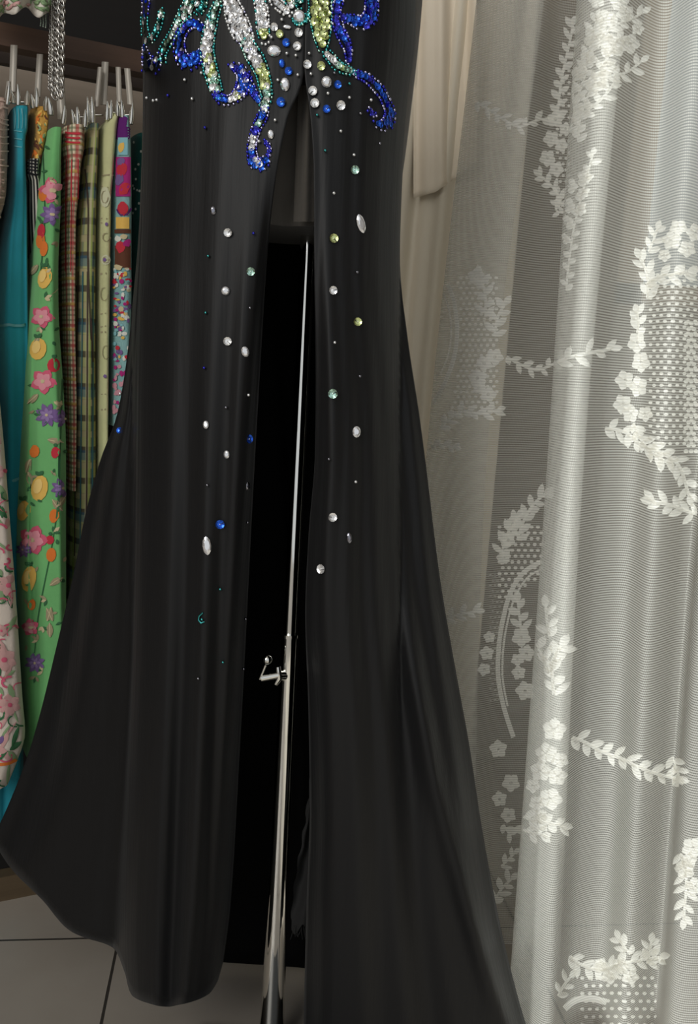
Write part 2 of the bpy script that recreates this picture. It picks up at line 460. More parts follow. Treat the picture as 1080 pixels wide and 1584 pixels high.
M_PINKB = cloth('crinkled_pinkish_beige', (0.48, 0.33, 0.27), 0.3, 60, bump=0.9)
M_TURQ = cloth('turquoise_cotton', (0.025, 0.30, 0.38), 0.45, 9)
M_TURQ2 = plain('turquoise_frill_edge', (0.16, 0.42, 0.46))
M_GREEN = cloth('green_print_ground', (0.17, 0.47, 0.17), 0.25, 10)
M_PINK = plain('print_pink', (0.66, 0.12, 0.20)); M_PINK2 = plain('print_light_pink', (0.75, 0.30, 0.36))
M_PURP = plain('print_purple', (0.20, 0.12, 0.30)); M_YEL = plain('print_lemon', (0.80, 0.50, 0.12)); M_ORG = plain('print_orange', (0.75, 0.20, 0.04))
M_RED = plain('print_red', (0.55, 0.04, 0.06)); M_CREAM = plain('print_cream', (0.62, 0.52, 0.32)); M_TAN = plain('print_tan', (0.36, 0.31, 0.19)); M_DKGRN = plain('print_dark_green', (0.05, 0.16, 0.07))
M_LIME = cloth('pale_lime_cotton', (0.60, 0.60, 0.32), 0.18, 20)
M_WHITE_FL = cloth('watercolour_ground', (0.74, 0.64, 0.55), 0.12, 12)
M_MULTI = cloth('patchwork_ground', (0.25, 0.45, 0.45), 0.2, 30); M_BROWN = plain('print_brown', (0.13, 0.05, 0.03)); M_MAG = plain('print_magenta', (0.42, 0.03, 0.20)); M_VIO = plain('print_violet', (0.12, 0.02, 0.16))
M_WHITE = plain('print_white', (0.75, 0.75, 0.68)); M_SKY = plain('print_sky', (0.25, 0.5, 0.55)); M_TEALD = cloth('dark_teal_cloth', (0.012, 0.09, 0.08), 0.3, 20)
M_SAGE = plain('print_sage', (0.26, 0.38, 0.20)); M_ROSE = plain('print_rose', (0.62, 0.36, 0.34))
M_GING = plaid('red_green_check', (0.78, 0.67, 0.48), [('u', 0.0075, 0.42, 0, (0.30, 0.10, 0.06), 0.5), ('v', 0.0072, 0.40, 0, (0.10, 0.14, 0.07), 0.62), ('u', 0.0225, 0.22, 0.003, (0.40, 0.03, 0.04), 0.75), ('v', 0.0288, 0.17, 0.004, (0.50, 0.05, 0.06), 0.6), ('u', 0.030, 0.2, 0.010, (0.10, 0.16, 0.09), 0.6), ('v', 0.036, 0.12, 0.013, (0.60, 0.40, 0.08), 0.6)])
M_MADRAS = plaid('olive_madras_check', (0.40, 0.40, 0.18), [('u', 0.030, 0.35, 0.0, (0.09, 0.06, 0.045), 0.45), ('v', 0.0235, 0.40, 0, (0.06, 0.04, 0.035), 0.85), ('v', 0.094, 0.16, 0.02, (0.03, 0.12, 0.20), 0.6), ('u', 0.021, 0.25, 0.006, (0.03, 0.09, 0.13), 0.45), ('v', 0.047, 0.2, 0.012, (0.55, 0.48, 0.26), 0.7), ('u', 0.043, 0.12, 0.01, (0.55, 0.50, 0.32), 0.6), ('u', 0.026, 0.15, 0.014, (0.25, 0.34, 0.05), 0.6)])
M_STRIPE = plaid('black_white_stripe', (0.60, 0.57, 0.50), [('u', 0.012, 0.5, 0, (0.015, 0.015, 0.018), 1.0)])
M_BAND = plaid('black_white_band', (0.65, 0.62, 0.56), [('v', 0.0065, 0.5, 0, (0.015, 0.015, 0.018), 1.0)])
M_OCHRE = cloth('ochre_floral', (0.50, 0.27, 0.06), 0.6, 60)

# 1 crinkled beige garment at the frame edge
def pr_crinkle(mb, bv, fl, fr_, y0, y1, rnd):
    for k in range(26):
        y = y0+(y1-y0)*k/26; draw_line(mb, bv, [(-6, y+rnd.uniform(-4, 4)), (4, y+rnd.uniform(-5, 5)), (fr_(y)-2, y+rnd.uniform(-4, 4))], rnd.uniform(0.8, 1.8), 0.0025, 1)
garment('skirt', 'pinkish beige crinkled skirt at the left edge, left of the turquoise one', 'skirt', [(150,-30,16,1.30),(220,-34,19,1.29),(290,-40,17,1.29),(345,-50,4,1.29),(420,-60,-8,1.29)], [M_PINKB, plain('crinkle_light', (0.60, 0.45, 0.37))], pr_crinkle, 0.12, 7, seed=1)
# 2 turquoise tiered skirt
def pr_turq(mb, bv, fl, fr_, y0, y1, rnd):
    for yy, x0, x1 in ((503, -4, 50), (741, 18, 33)):
        draw_line(mb, bv, [(x0+(x1-x0)*k/9, yy+rnd.uniform(-2.2, 2.2)) for k in range(10)], 2.0, 0.003, 1, 3)
    for yy in (202, 214, 226): draw_line(mb, bv, [(23, yy), (34, yy+2), (43, yy)], 0.7, 0.0015, 1)
    for xx in (24, 29, 34, 39): draw_line(mb, bv, [(xx, 168), (xx+1, 185), (xx, 199)], 0.5, 0.0012, 1)
garment('skirt', 'plain turquoise tiered skirt with a frayed frill seam', 'skirt', [(163,20,48,1.31),(200,20,47,1.31),(210,23,43,1.31),(250,22,44,1.31),(300,16,47,1.32),(400,0,50,1.325),(505,-8,52,1.33),(700,-6,50,1.34),(1000,-14,44,1.345),(1277,-20,42,1.35)], [M_TURQ, M_TURQ2], pr_turq, 0.16, 6, seed=2)
# 3 ochre top part gathered by striped band, striped below
def pr_ochre(mb, bv, fl, fr_, y0, y1, rnd):
    for k in range(50):
        y = rnd.uniform(168, 246); x = rnd.uniform(fl(y)+1, fr_(y)-1)
        draw_leaf(mb, bv, x, y, rnd.uniform(5, 12), rnd.uniform(1, 2.4), rnd.uniform(0.9, 2.2), 0.0012, rnd.choice([1, 2, 3, 4, 1]))
garment('skirt', 'ochre floral skirt gathered narrow between turquoise and green skirts', 'skirt', [(164,50,80,1.32),(180,52,82,1.32),(215,54,76,1.32),(252,48,68,1.325)], [M_OCHRE, M_YEL, M_BROWN, M_ORG, M_SAGE], pr_ochre, 0.12, 5, seed=3)
def pr_band(mb, bv, fl, fr_, y0, y1, rnd):
    draw_patch(mb, bv, 46, 63, 246, 270, 0.0014, 1, 9, 5)
    for y in (248, 253, 258, 263, 268): draw_line(mb, bv, [(44, y-1), (54, y+1), (65, y+2)], 1.25, 0.0022, 2, 3)
garment('skirt', 'black and white striped skirt with a banded top, behind the green floral one', 'skirt', [(245,43,66,1.318),(270,44,64,1.318),(275,47,66,1.325),(330,48,70,1.335),(420,52,72,1.345),(620,56,76,1.35)], [M_STRIPE, M_WHITE, plain('print_black', (0.015, 0.015, 0.018))], pr_band, 0.06, 5, seed=4)
# 4 green floral skirt
def pr_green(mb, bv, fl, fr_, y0, y1, rnd):
    PK, PK2, PU, YE, OR, RE, CR, TA, DG = range(1, 10)
    pinks = [(82,295,20),(66,490,17),(68,590,19),(52,835,22),(92,465,14),(48,970,13)]
    purp = [(81,332,17),(74,642,18),(98,648,14),(95,755,15),(55,1025,15),(38,850,12)]
    lem = [(70,430,10,17),(60,540,13,17),(62,755,13,20),(46,895,11,20),(100,536,9,14),(37,790,9,16)]
    org = [(68,300,7,12),(64,372,7,13),(69,385,6,12),(54,698,8,10),(80,858,8,11),(84,798,7,11),(95,935,8,11),(50,935,6,9)]
    red = [(93,268,9,10),(83,565,9,11),(99,585,6,8),(99,846,10,22),(95,910,9,9),(105,900,6,8),(65,358,6,12),(98,708,8,7),(86,700,6,9),(78,835,7,7)]
    for x, y, r in pinks:
        draw_flower(mb, bv, x, y, r, PK, CR, 5, 0.0012); draw_flower(mb, bv, x, y, r*0.72, PK2, CR, 5, 0.0020)
    for x, y, r in purp:
        draw_flower(mb, bv, x, y, r, PU, None, 8, 0.0012, slim=0.25); draw_flower(mb, bv, x, y, r*0.6, 10, CR, 6, 0.002, slim=0.28)
    for x, y, a, c in lem: draw_disc(mb, bv, x, y, a, c, 0.0014, YE, 0.2, 12); draw_disc(mb, bv, x-2, y-3, a*0.5, c*0.6, 0.0022, 11, 0.2, 10); draw_leaf(mb, bv, x, y-c, 9, 3, -0.9, 0.002, DG); draw_leaf(mb, bv, x, y-c, 8, 3, -2.3, 0.002, DG)
    for x, y, a, c in org: draw_disc(mb, bv, x, y, a, c, 0.0014, OR, 0.1, 10)
    for x, y, a, c in red: draw_disc(mb, bv, x, y, a, c, 0.0014, RE, 0.1, 10); draw_leaf(mb, bv, x, y-c, 6, 3, -1.2, 0.002, DG)
    for x, y, a in ((88,785,-1.0),(95,790,-2.2),(78,985,-1.6),(74,960,-1.3),(82,960,-2.0),(78,905,-0.6),(62,520,2.0),(60,610,2.4),(86,620,0.6),(75,680,0.2),(47,710,1.8),(45,730,1.4),(60,410,2.3),(80,455,-0.8)):
        draw_leaf(mb, bv, x, y, 22, 5, a, 0.0013, TA); draw_line(mb, bv, [(x, y), (x+22*math.cos(a), y+22*math.sin(a))], 0.6, 0.002, CR)
    for k in range(22):
        y = rnd.uniform(240, 1080); x = rnd.uniform(fl(y)+6, fr_(y)-6); c0 = rnd.random()*6
        for q in range(3): draw_leaf(mb, bv, x, y, rnd.uniform(8, 13), 2.6, c0+q*0.9, 0.0010, rnd.choice([TA, CR, DG]))
    for k in range(36):
        y = rnd.uniform(230, 1080); x = rnd.uniform(fl(y)+4, fr_(y)-4)
        draw_leaf(mb, bv, x, y, rnd.uniform(7, 12), 2.2, rnd.random()*6, 0.0011, rnd.choice([DG, TA, DG]))
    for pts in ([(66,210),(70,330),(64,420)], [(97,560),(92,700),(88,800),(62,940),(54,1010)]):
        draw_line(mb, bv, pts, 0.8, 0.0012, DG)
garment('skirt', 'bright green skirt printed with flowers, lemons and strawberries', 'skirt', [(196,78,100,1.30),(240,70,100,1.30),(300,63,101,1.30),(420,57,98,1.30),(480,52,99,1.30),(600,45,107,1.295),(700,40,112,1.29),(850,34,112,1.29),(1000,38,112,1.29),(1150,44,100,1.285),(1190,46,90,1.285)],
        [M_GREEN, M_PINK, M_PINK2, M_PURP, M_YEL, M_ORG, M_RED, M_CREAM, M_TAN, M_DKGRN, plain('print_lilac', (0.30, 0.20, 0.42)), plain('lemon_light', (0.88, 0.62, 0.22))], pr_green, 0.13, 5, seed=5)
# 5 gingham
def pr_ging(mb, bv, fl, fr_, y0, y1, rnd):
    for yy in (205, 212, 219): draw_line(mb, bv, [(fl(yy)+2, yy), ((fl(yy)+fr_(yy))/2, yy+2), (fr_(yy)-2, yy)], 1.4, 0.0012, 1)
    for xx in (104, 112, 121): draw_line(mb, bv, [(xx, 246), (xx-1, 300), (xx-2, 420)], 0.7, 0.0012, 1)
garment('skirt', 'cream skirt in small red and green check, narrow below a wide waistband', 'skirt', [(192,101,136,1.31),(232,99,137,1.31),(240,103,133,1.312),(300,101,128,1.32),(340,100,124,1.33),(500,102,122,1.335),(620,104,124,1.34),(760,106,122,1.34)], [M_GING, M_RED], pr_ging, 0.06, 5, seed=6)
# 6 madras
def pr_mad(mb, bv, fl, fr_, y0, y1, rnd):
    draw_leaf(mb, bv, 150, 192, 22, 5, 1.4, 0.0013, 1)
    for k in range(5): draw_line(mb, bv, [(122+k*7, 420), (119+k*8, 600), (116+k*8.5, 860)], 0.9, 0.0012, 2 if k % 2 else 3)
    draw_line(mb, bv, [(133,262),(137,320),(137,420),(143,560)], 1.0, 0.0014, 3)
garment('skirt', 'olive madras plaid skirt with dark brown bands', 'skirt', [(190,137,158,1.33),(240,132,157,1.33),(300,126,156,1.335),(400,119,156,1.34),(500,114,156,1.345),(700,111,157,1.35),(960,108,150,1.35)], [M_MADRAS, M_YEL, plain('madras_teal', (0.05, 0.15, 0.17)), plain('madras_dark', (0.07, 0.05, 0.04))], pr_mad, 0.07, 6, seed=7)
# 7 lime
def pr_lime(mb, bv, fl, fr_, y0, y1, rnd):
    for y in (272, 288, 338, 345, 424, 486, 506, 514, 610, 634): draw_line(mb, bv, [(fl(y)+3, y), ((fl(y)+fr_(y))/2, y+rnd.uniform(-2, 2)), (fr_(y)-3, y)], rnd.uniform(0.7, 1.4), 0.0012, 1)
    for x, y, a, c in ((163,305,7,16),(165,367,8,11),(162,455,8,17),(164,545,7,18),(164,402,6,8)):
        draw_disc(mb, bv, x, y, a, c, 0.0012, 2, 0, 12); draw_line(mb, bv, [(x+a*0.6*math.cos(t*0.7), y+c*0.6*math.sin(t*0.7)) for t in range(8)], 0.5, 0.0018, 1)
    for x, y in ((163,402),(163,582),(165,347)): draw_disc(mb, bv, x, y, 2, 3, 0.002, 3)
garment('skirt', 'pale lime skirt with white roses and thin brown border lines', 'skirt', [(172,178,188,1.335),(195,159,187,1.335),(230,157,184,1.335),(270,156,182,1.34),(300,154,179,1.34),(420,153,177,1.345),(560,154,174,1.35),(740,155,172,1.35)], [M_LIME, M_TAN, plain('rose_white', (0.62, 0.62, 0.42)), M_PURP], pr_lime, 0.04, 5, seed=8)
# 8 patchwork
def pr_multi(mb, bv, fl, fr_, y0, y1, rnd):
    RE, MA, VI, BR, WH, YE, SK, PK, PU, CR = range(1, 11)
    for y in range(184, 216, 4):
        for x in range(182, 208, 5): draw_disc(mb, bv, x+rnd.uniform(-1, 1), y, 4.5, 4, 0.001, VI, 0, 8)
    def patch(x, ya, yb, w_, m, off=0.0012): draw_patch(mb, bv, max(x-w_, fl((ya+yb)/2)+1.5), min(x+w_, fr_((ya+yb)/2)-1.5, 209), ya, yb, off, m, 9, max(4, int((yb-ya)/6)))
    patch(205, 200, 420, 4, VI)
    patch(190, 183, 214, 12, VI, 0.0014); patch(191, 213, 240, 7, SK, 0.0016); patch(190, 243, 304, 11, MA, 0.0014)
    for x, y, a, c, m in ((190,262,7,11,RE),(186,278,6,9,PU),(193,292,7,10,RE),(188,250,6,6,PU),(189,228,4,8,YE)): draw_disc(mb, bv, x, y, a, c, 0.002, m, 0.3, 10, 0.15)
    draw_leaf(mb, bv, 190, 312, 22, 8, 1.5, 0.0016, RE); draw_line(mb, bv, [(183,324),(188,333),(197,332),(201,322)], 1.0, 0.0026, VI)
    patch(190, 336, 354, 9, YE, 0.0018); patch(190, 355, 361, 11, BR, 0.0018); patch(190, 380, 414, 11, BR, 0.0015)
    for x, y, a, c, m in ((184,370,5,5,WH),(192,366,5,4,CR),(188,382,7,9,RE),(196,376,5,6,MA),(184,414,6,4,CR)): draw_disc(mb, bv, x, y, a, c, 0.0022, m, 0.3, 9, 0.2)
    for k in range(120):
        y = rnd.uniform(415, 560); x = rnd.uniform(fl(y)+1, min(fr_(y)-1, 206)); draw_disc(mb, bv, x, y, rnd.uniform(1.5, 4), rnd.uniform(1.5, 4.5), 0.0013+0.0008*rnd.random(), rnd.choice([RE, MA, PU, YE, WH, WH, SK, CR, PU]), 0, 7)
    for k in range(40):
        y = rnd.uniform(560, 640); x = rnd.uniform(fl(y)+1, fr_(y)-1); draw_disc(mb, bv, x, y, rnd.uniform(2, 4), rnd.uniform(2, 5), 0.0013+0.0008*rnd.random(), rnd.choice([11, 11, MA, 11]), 0, 8)
    for k in range(60):
        y = rnd.uniform(225, 420); x = rnd.uniform(201, 212); draw_disc(mb, bv, x, y, 1.8, 2.2, 0.0012, rnd.choice([MA, WH, VI]), 0, 6)
garment('skirt', 'multicoloured patchwork skirt with a purple top, beside the black gown', 'skirt', [(178,184,204,1.335),(205,181,208,1.335),(230,180,210,1.335),(300,178,212,1.34),(420,176,212,1.345),(560,177,210,1.35),(660,176,200,1.35)], [M_MULTI, M_RED, M_MAG, M_VIO, M_BROWN, M_WHITE, M_YEL, M_SKY, M_PINK2, M_PURP, M_CREAM, plain('print_blush', (0.62, 0.30, 0.36))], pr_multi, 0.05, 5, seed=9)
# 9 dark teal
def pr_teal(mb, bv, fl, fr_, y0, y1, rnd):
    for k in range(16):
        y = rnd.uniform(220, 330); draw_disc(mb, bv, rnd.uniform(206, 222), y, 1.6, 2.2, 0.0012, 1, 0, 6)
garment('skirt', 'dark teal skirt barely showing between patchwork skirt and gown', 'skirt', [(205,212,232,1.39),(260,204,234,1.39),(400,204,236,1.40),(600,204,236,1.40)], [M_TEALD, M_WHITE], pr_teal, 0.06, 5, seed=10)
# 10 watercolour floral dress hanging in front at lower left
def pr_water(mb, bv, fl, fr_, y0, y1, rnd):
    SA, DG, RO, PK, OR, PU = range(1, 7)
    for k in range(90):
        y = rnd.uniform(600, 1215); x = rnd.uniform(-12, fr_(y)-2); a = rnd.uniform(-2.6, -0.6)
        m = rnd.choice([SA, SA, SA, DG, RO, RO, RO])
        if y < 760: m = RO if rnd.random() < 0.7 else SA
        draw_leaf(mb, bv, x, y, rnd.uniform(14, 34), rnd.uniform(2, 6), a, 0.0011+0.0004*rnd.random(), m)
    for k in range(34):
        y = rnd.uniform(690, 1215); x = rnd.uniform(-8, fr_(y)-4); r = rnd.uniform(5, 13); s = rnd.random()*6
        draw_line(mb, bv, [(x+r*math.cos(s+t*0.5), y+0.8*r*math.sin(s+t*0.5)) for t in range(7)], rnd.uniform(0.7, 1.8), 0.0019, rnd.choice([PK, PK, DG, PK]))
    for x, y, r in ((5,728,14),(12,905,16),(6,1020,18),(14,1090,16),(2,975,9)):
        draw_flower(mb, bv, x, y, r, RO, PK, 6, 0.0017)
    draw_line(mb, bv, [(-4,1182),(12,1180),(28,1172)], 2.4, 0.002, OR); draw_leaf(mb, bv, 0, 1150, 14, 4, -1.2, 0.002, PU)
    for k in range(4): draw_leaf(mb, bv, 36, 1158, 13, 4, k*1.5, 0.0021, DG)
garment('dress', 'white dress with pink and green watercolour flowers, at lower left', 'dress', [(150,-64,-26,1.27),(300,-58,-22,1.26),(450,-48,-14,1.255),(560,-42,-6,1.25),(600,-42,3,1.24),(680,-44,12,1.235),(800,-46,22,1.235),(950,-48,34,1.235),(1100,-50,44,1.235),(1150,-50,48,1.235),(1190,-52,36,1.235),(1223,-54,22,1.235)], [M_WHITE_FL, M_SAGE, M_DKGRN, M_ROSE, M_PINK, M_ORG, M_PURP], pr_water, 0.05, 4, seed=11)

# ------------------------------------------------------------------ clip hangers
def clip_hanger(label, strip, clips, d, barx):
    """strip: ((x,y) top, (x,y) bottom, width px); clips: list of prongs (x, y_top, y_bottom, width, lean)"""
    (x0, y0), (x1, y1), wpx = strip
    top = P(x0, y0, d+0.03); t = thing('clip_hanger', top, label, 'hanger', 'clip hangers on the wardrobe rail')
    mb = MB(); k = d/FPX
    rows = []
    for i in range(9):
        f_ = i/8; x, y = x0+(x1-x0)*f_, y0+(y1-y0)*f_
        c = P(x, y, d+0.03-0.012*f_); h = RT0*wpx*k*0.62; dp = Vector((0, 0.0012, 0))
        rows.append([c-h-dp, c+h-dp, c+h+dp, c-h+dp])
    mb.grid(rows, 0, True)
    mb.build('hook_strip', M_STRIP, t)
    bar = MB(); bar.tube([P(barx[0]+5, y1+16, d+0.03), P((barx[0]+barx[1])/2, y1+16, d+0.032), P(barx[1]-5, y1+16, d+0.03)], 0.0016, 8); bar.build('crossbar', M_STEEL, t)
    for x, ya, yb, w_, ln in clips:
        c = MB(); rws = []
        for i in range(10):
            f_ = i/9; y = ya+(yb-ya)*f_; x_ = x+ln*(f_-0.5)
            wv = w_*k*0.58*(0.12+0.88*math.sin(math.pi*min(1, 0.03+f_*0.68))**0.85); p = P(x_, y, d-0.004+0.006*f_)
            rws.append([p + RT0*wv*math.cos(2*math.pi*j/10) + Vector((0, 1, 0))*0.0025*math.sin(2*math.pi*j/10) for j in range(10)])
        c.grid(rws, 0, True); c.add(rws[0], [tuple(range(10))], 0); c.add(rws[-1], [tuple(range(10))], 0)
        c.build('clip', M_CLIP, t)
    return t
clip_hanger('steel clip hanger holding the turquoise skirt', ((22,70),(19,142),8), [(19,140,160,7,3),(28,131,163,7,0),(42,141,163,7,-2)], 1.31, (10,46))
clip_hanger('steel clip hanger holding the ochre floral skirt', ((62,84),(58,150),7), [(50,146,168,7,3),(57,136,166,6,0),(72,150,172,9,0)], 1.318, (48,80))
clip_hanger('steel clip hanger behind the chain, holding the green floral skirt', ((92,110),(96,185),10), [(77,152,178,9,3),(99,164,192,7,-3)], 1.305, (72,102))
clip_hanger('steel clip hanger holding the red and green check skirt', ((155,104),(149,165),5), [(113,170,193,7,3),(120,166,195,7,1),(132,170,197,7,-1)], 1.315, (106,150))
clip_hanger('steel clip hanger holding the madras plaid skirt', ((163,96),(160,162),8), [(136,150,190,6,1),(143,150,190,7,1)], 1.33, (132,164))
clip_hanger('steel clip hanger holding the pale lime skirt', ((183,104),(185,158),6), [(166,157,186,7,-1),(172,155,184,6,-1)], 1.335, (160,190))
clip_hanger('steel clip hanger holding the patchwork skirt', ((197,106),(202,162),7), [(182,155,180,7,1),(189,155,182,7,1),(204,160,192,7,-3)], 1.335, (176,208))
clip_hanger('steel clip hanger at the left edge, holding the crinkled beige skirt', ((14,126),(10,158),5), [(13,126,162,6,-4),(-12,130,162,6,2)], 1.30, (-25,14))

# ------------------------------------------------------------------ chain, beaded strands, blouse at top left
ch = thing('bag_chain', P(90, -30, 1.29), 'silver curb link chain of several strands hanging over the wardrobe rail', 'chain')
for si, (xa, xb, yb, dd, rl) in enumerate(((96, 93, 148, 1.285, 7.0), (87, 84, 153, 1.289, 6.2), (80, 77, 140, 1.293, 3.6))):
    c = MB(); y = -30; i = 0
    while y < yb:
        x = xa+(xb-xa)*(y+30)/(yb+30); p = P(x, y, dd)
        k = dd/FPX; a = 0.6 if i % 2 else -0.5
        u = (RT0*math.cos(a)+Vector((0, 1, 0))*math.sin(a)); dn = Vector((0.35*(1 if i % 2 else 0.6), 0, -1)).normalized()
        c.torus(p, dn, u, rl*k*1.0, rl*k*0.62, rl*k*0.23, 12, 6)
        y += rl*1.25; i += 1
    c.build('chain_strand', M_CHAIN, ch)
bs = thing('bead_strand', P(66, -20, 1.28), 'short green and silver bead strands beside the chain, under the blouse hem', 'beads')
for xs in (63, 67, 71):
    c = MB()
    for k in range(24): c.ball(P(xs+0.3*math.sin(k), -20+k*2.6+(xs-63)*0.3, 1.28), 0.0012, 6, 5)
    c.build('bead_string', mat('bead_green_silver', (0.35, 0.42, 0.36), 0.25, 0.8), bs)
c = MB()
for k in range(50): c.ball(P(80.0, -10+k*2.7, 1.283), 0.0011, 6, 5)
c.build('bead_string', M_STEEL, bs)
M_BLOUSE = cloth('pale_printed_blouse', (0.72, 0.66, 0.58), 0.3, 30)
bl = MB(); rws = []
for i in range(14):
    f_ = i/13; row = []
    for j in range(40):
        g = j/39; x = -30+g*117
        hem = 26+ -9*g + 6*math.sin(g*9) + (-12 if g > 0.92 else 0) - 5*math.cos(g*21)
        y = -60+(hem+60)*f_
        row.append(P(x, y, 1.27+0.012*math.sin(g*19+f_*2)*(0.4+f_)+0.01*math.cos(g*7)))
    rws.append(row)
bl.grid(rws)
bbv = bl.bvh()
for k in range(46):
    draw_leaf(bl, bbv, random.uniform(-5, 84), random.uniform(-10, 22), random.uniform(5, 12), random.uniform(1.5, 3.5), random.random()*6, 0.0016, random.choice([1, 2, 2]))
tag(bl.build('blouse', [M_BLOUSE, M_ROSE, M_SAGE], solid=0.0012), 'pale printed blouse hem at the top left corner above the rail', 'blouse')

# ------------------------------------------------------------------ dress form
PX = P(449, 980, 1.0)
def pole_at(y, d=1.0):
    return None
pole_top, pole_low = P(478, 345, 1.0), P(421, 1584, 1.0)
pole_x = pole_top.x
def pz(y):
    """point on the pole axis at photo row y"""
    f_ = (y-345)/(1584-345); return P(478+(421-478)*f_, y, 1.0)
foot = pz(1584); foot = Vector((foot.x, 1.0, 0))
df = thing('dress_form', foot, 'dress form on a chrome pole inside the black gown', 'mannequin')
HC = P(452, 200, 1.0)      # hip centre
def ring(cx, cy, z, rx, ry, n=40, tilt=Vector((0,0,0))):
    return [Vector((cx+rx*math.cos(2*math.pi*k/n), cy+ry*math.sin(2*math.pi*k/n), z)) for k in range(n)]
zt0, zt1 = P(450, 348, 0.93).z, 1.42
mb = MB(); rws = []
for i in range(22):
    f_ = i/21; z = zt0+(zt1-zt0)*f_
    rx = curve([(0, 0.112), (0.25, 0.122), (0.55, 0.128), (1, 0.10)])(f_); ry = curve([(0, 0.075), (0.25, 0.088), (0.55, 0.098), (1, 0.08)])(f_)
    c = HC
    r = ring(c.x-0.012*(1-f_)*0, 1.0, z, rx, ry)
    for p in r:                          # crease between the thighs
        dx = p.x-c.x-0.004
        if p.y < 1.0: p.y += 0.016*math.exp(-(dx/0.016)**2)*(1-f_)**1.2
    rws.append(r)
mb.grid(rws, 0, True); mb.add(rws[0], [tuple(range(40))], 0, False)
mb.build('torso', M_TORSO, df)
t1 = pz(340); t1.z = zt0+0.03
mb = MB(); ax = pz(979)
mb.tube([pz(330), pz(600), ax + (ax-pz(900))*0.05], 0.0085, 24); mb.build('upper_tube', M_CHROME, df)
mb = MB(); mb.tube([pz(980), pz(1100), pz(1300), pz(1450), foot+Vector((0,0,0.02))], [0.0105, 0.0108, 0.0115, 0.013, 0.0155], 28); mb.build('lower_tube', M_CHROME, df)
mb = MB(); mb.tube([pz(979), pz(984)], 0.0125, 24); mb.build('collar', M_CHROME, df)
ck = MB(); d0 = 0.985
ck.tube([P(446, 1044, 0.998), P(428, 1045, d0)], 0.006, 14); ck.tube([P(430, 1031, d0), P(432, 1048, d0), P(426, 1058, d0)], [0.003, 0.0045, 0.003], 10)
ck.tube([P(430, 1044, d0), P(403, 1049, d0-0.006)], 0.0045, 12); clamp = ck.build('clamp', M_CHROME, df)
ck = MB(); ck.tube([P(402, 1050, d0-0.006), P(411, 1028, d0-0.008)], 0.0022, 10); ck.ball(P(413, 1020, d0-0.008), 0.0062, 16, 12); ck.build('clamp_handle', M_CHROME, clamp)
mb = MB(); mb.box(foot+Vector((0, -0.09, 0.006)), (0.20, 0.22, 0.012)); mb.build('base_plate', M_DARKMETAL, df)

# ------------------------------------------------------------------ gown
gown = thing('evening_gown', (HC.x, 1.0, 0), 'long black evening gown with blue and silver beaded scrolls and a front slit', 'gown')
XS = curve([(-80,219),(0,220),(130,222),(330,217),(480,205),(560,196),(640,182),(711,156),(802,131),(884,115),(999,88),(1105,62),(1163,45),(1224,22),(1278,-2),(1345,-38),(1450,-90)])
XF = curve([(-80,222),(0,223),(130,225),(330,222),(480,217),(600,213),(800,211),(1000,207),(1200,200),(1450,193),(1560,198)])
XL = curve([(-80,476),(0,473),(110,470),(130,467),(180,446),(290,425),(400,413),(600,400),(800,389),(1000,379),(1150,371),(1400,356),(1500,343),(1560,335)])
XR = curve([(-80,476),(0,473),(110,471),(130,473),(180,480),(260,485),(400,486),(600,489),(700,488),(830,478),(950,473),(1100,478),(1250,480),(1400,475),(1584,470),(1640,468)])
XT = curve([(-80,651),(0,648),(60,645),(160,632),(270,622),(400,618),(520,630),(640,648),(700,656),(900,681),(1040,705),(1150,725),(1280,745),(1420,771),(1540,800),(1584,813),(1650,835)])
DF, DS, HD = 0.885, 1.0, 0.115
def round_d(x, y):
    cx = 455; hw = (cx-XS(min(y, 480))) if x < cx else (XT(min(y, 400))-cx)
    q = min(1, abs(x-cx)/hw); return DS - HD*math.sqrt(max(0, 1-q**3.0))
def sm(a, b, x):
    t = max(0, min(1, (x-a)/(b-a))); return t*t*(3-2*t)
YT = -80
# left front panel + train
yh = curve([(0,1488),(0.02,1518),(0.07,1538),(0.2,1551),(0.34,1557),(0.48,1550),(0.56,1541),(0.585,1530),(0.60,1508),(0.635,1466),(0.72,1440),(0.80,1392),(0.9,1346),(1.0,1296)])
hemd = curve([(0,0.975),(0.06,0.945),(0.25,0.905),(0.45,0.915),(0.56,0.945),(0.60,0.965),(0.635,1.05),(0.75,1.08),(0.88,1.13),(1.0,1.20)])
def left_pt(s, t):
    y = YT+(yh(s)-YT)*t
    lower = sm(450, 750, y)
    a, f_, e = XL(y), XF(y), XS(y)
    if s <= 0.6:
        x = a+(f_-a)*(s/0.6)
    else:
        q = (s-0.6)/0.4; x = f_+(e-f_)*q
        x += 8*lower*math.sin(min(1, q/0.18)*math.pi)*(1 if q < 0.18 else 0)
    dt = round_d(max(x, e), y)
    k = sm(250, 1480, y)
    d = dt*(1-k)+hemd(s)*k
    amp = 0.0015+0.011*sm(300, 1400, y)
    fold = math.sin(s*21+0.9*t)*0.6+math.sin(s*37+2.0*t+1)*0.4
    if s > 0.6: fold += 0.8*math.sin(s*34+1.5)
    d += amp*fold*sm(0, 0.1, s)
    # ridge beside the slit
    d -= 0.010*math.exp(-((s-0.09)/0.045)**2)*sm(250, 700, y)
    d += 0.022*sm(0.05, 0.0, s)*sm(200, 600, y)
    p = P(x, y, d)
    if p.z < 0.012: p.z = 0.012
    return p
def panel(fn, ns, nt):
    mb = MB(); mb.grid([[fn(j/ns, i/nt) for j in range(ns+1)] for i in range(nt+1)]); return mb
mbL = panel(left_pt, 110, 90); mbL.build('front_panel', M_BLACK, gown, 0.0012)
yhr = curve([(0,1612),(0.2,1625),(0.5,1632),(0.8,1622),(1,1612)])
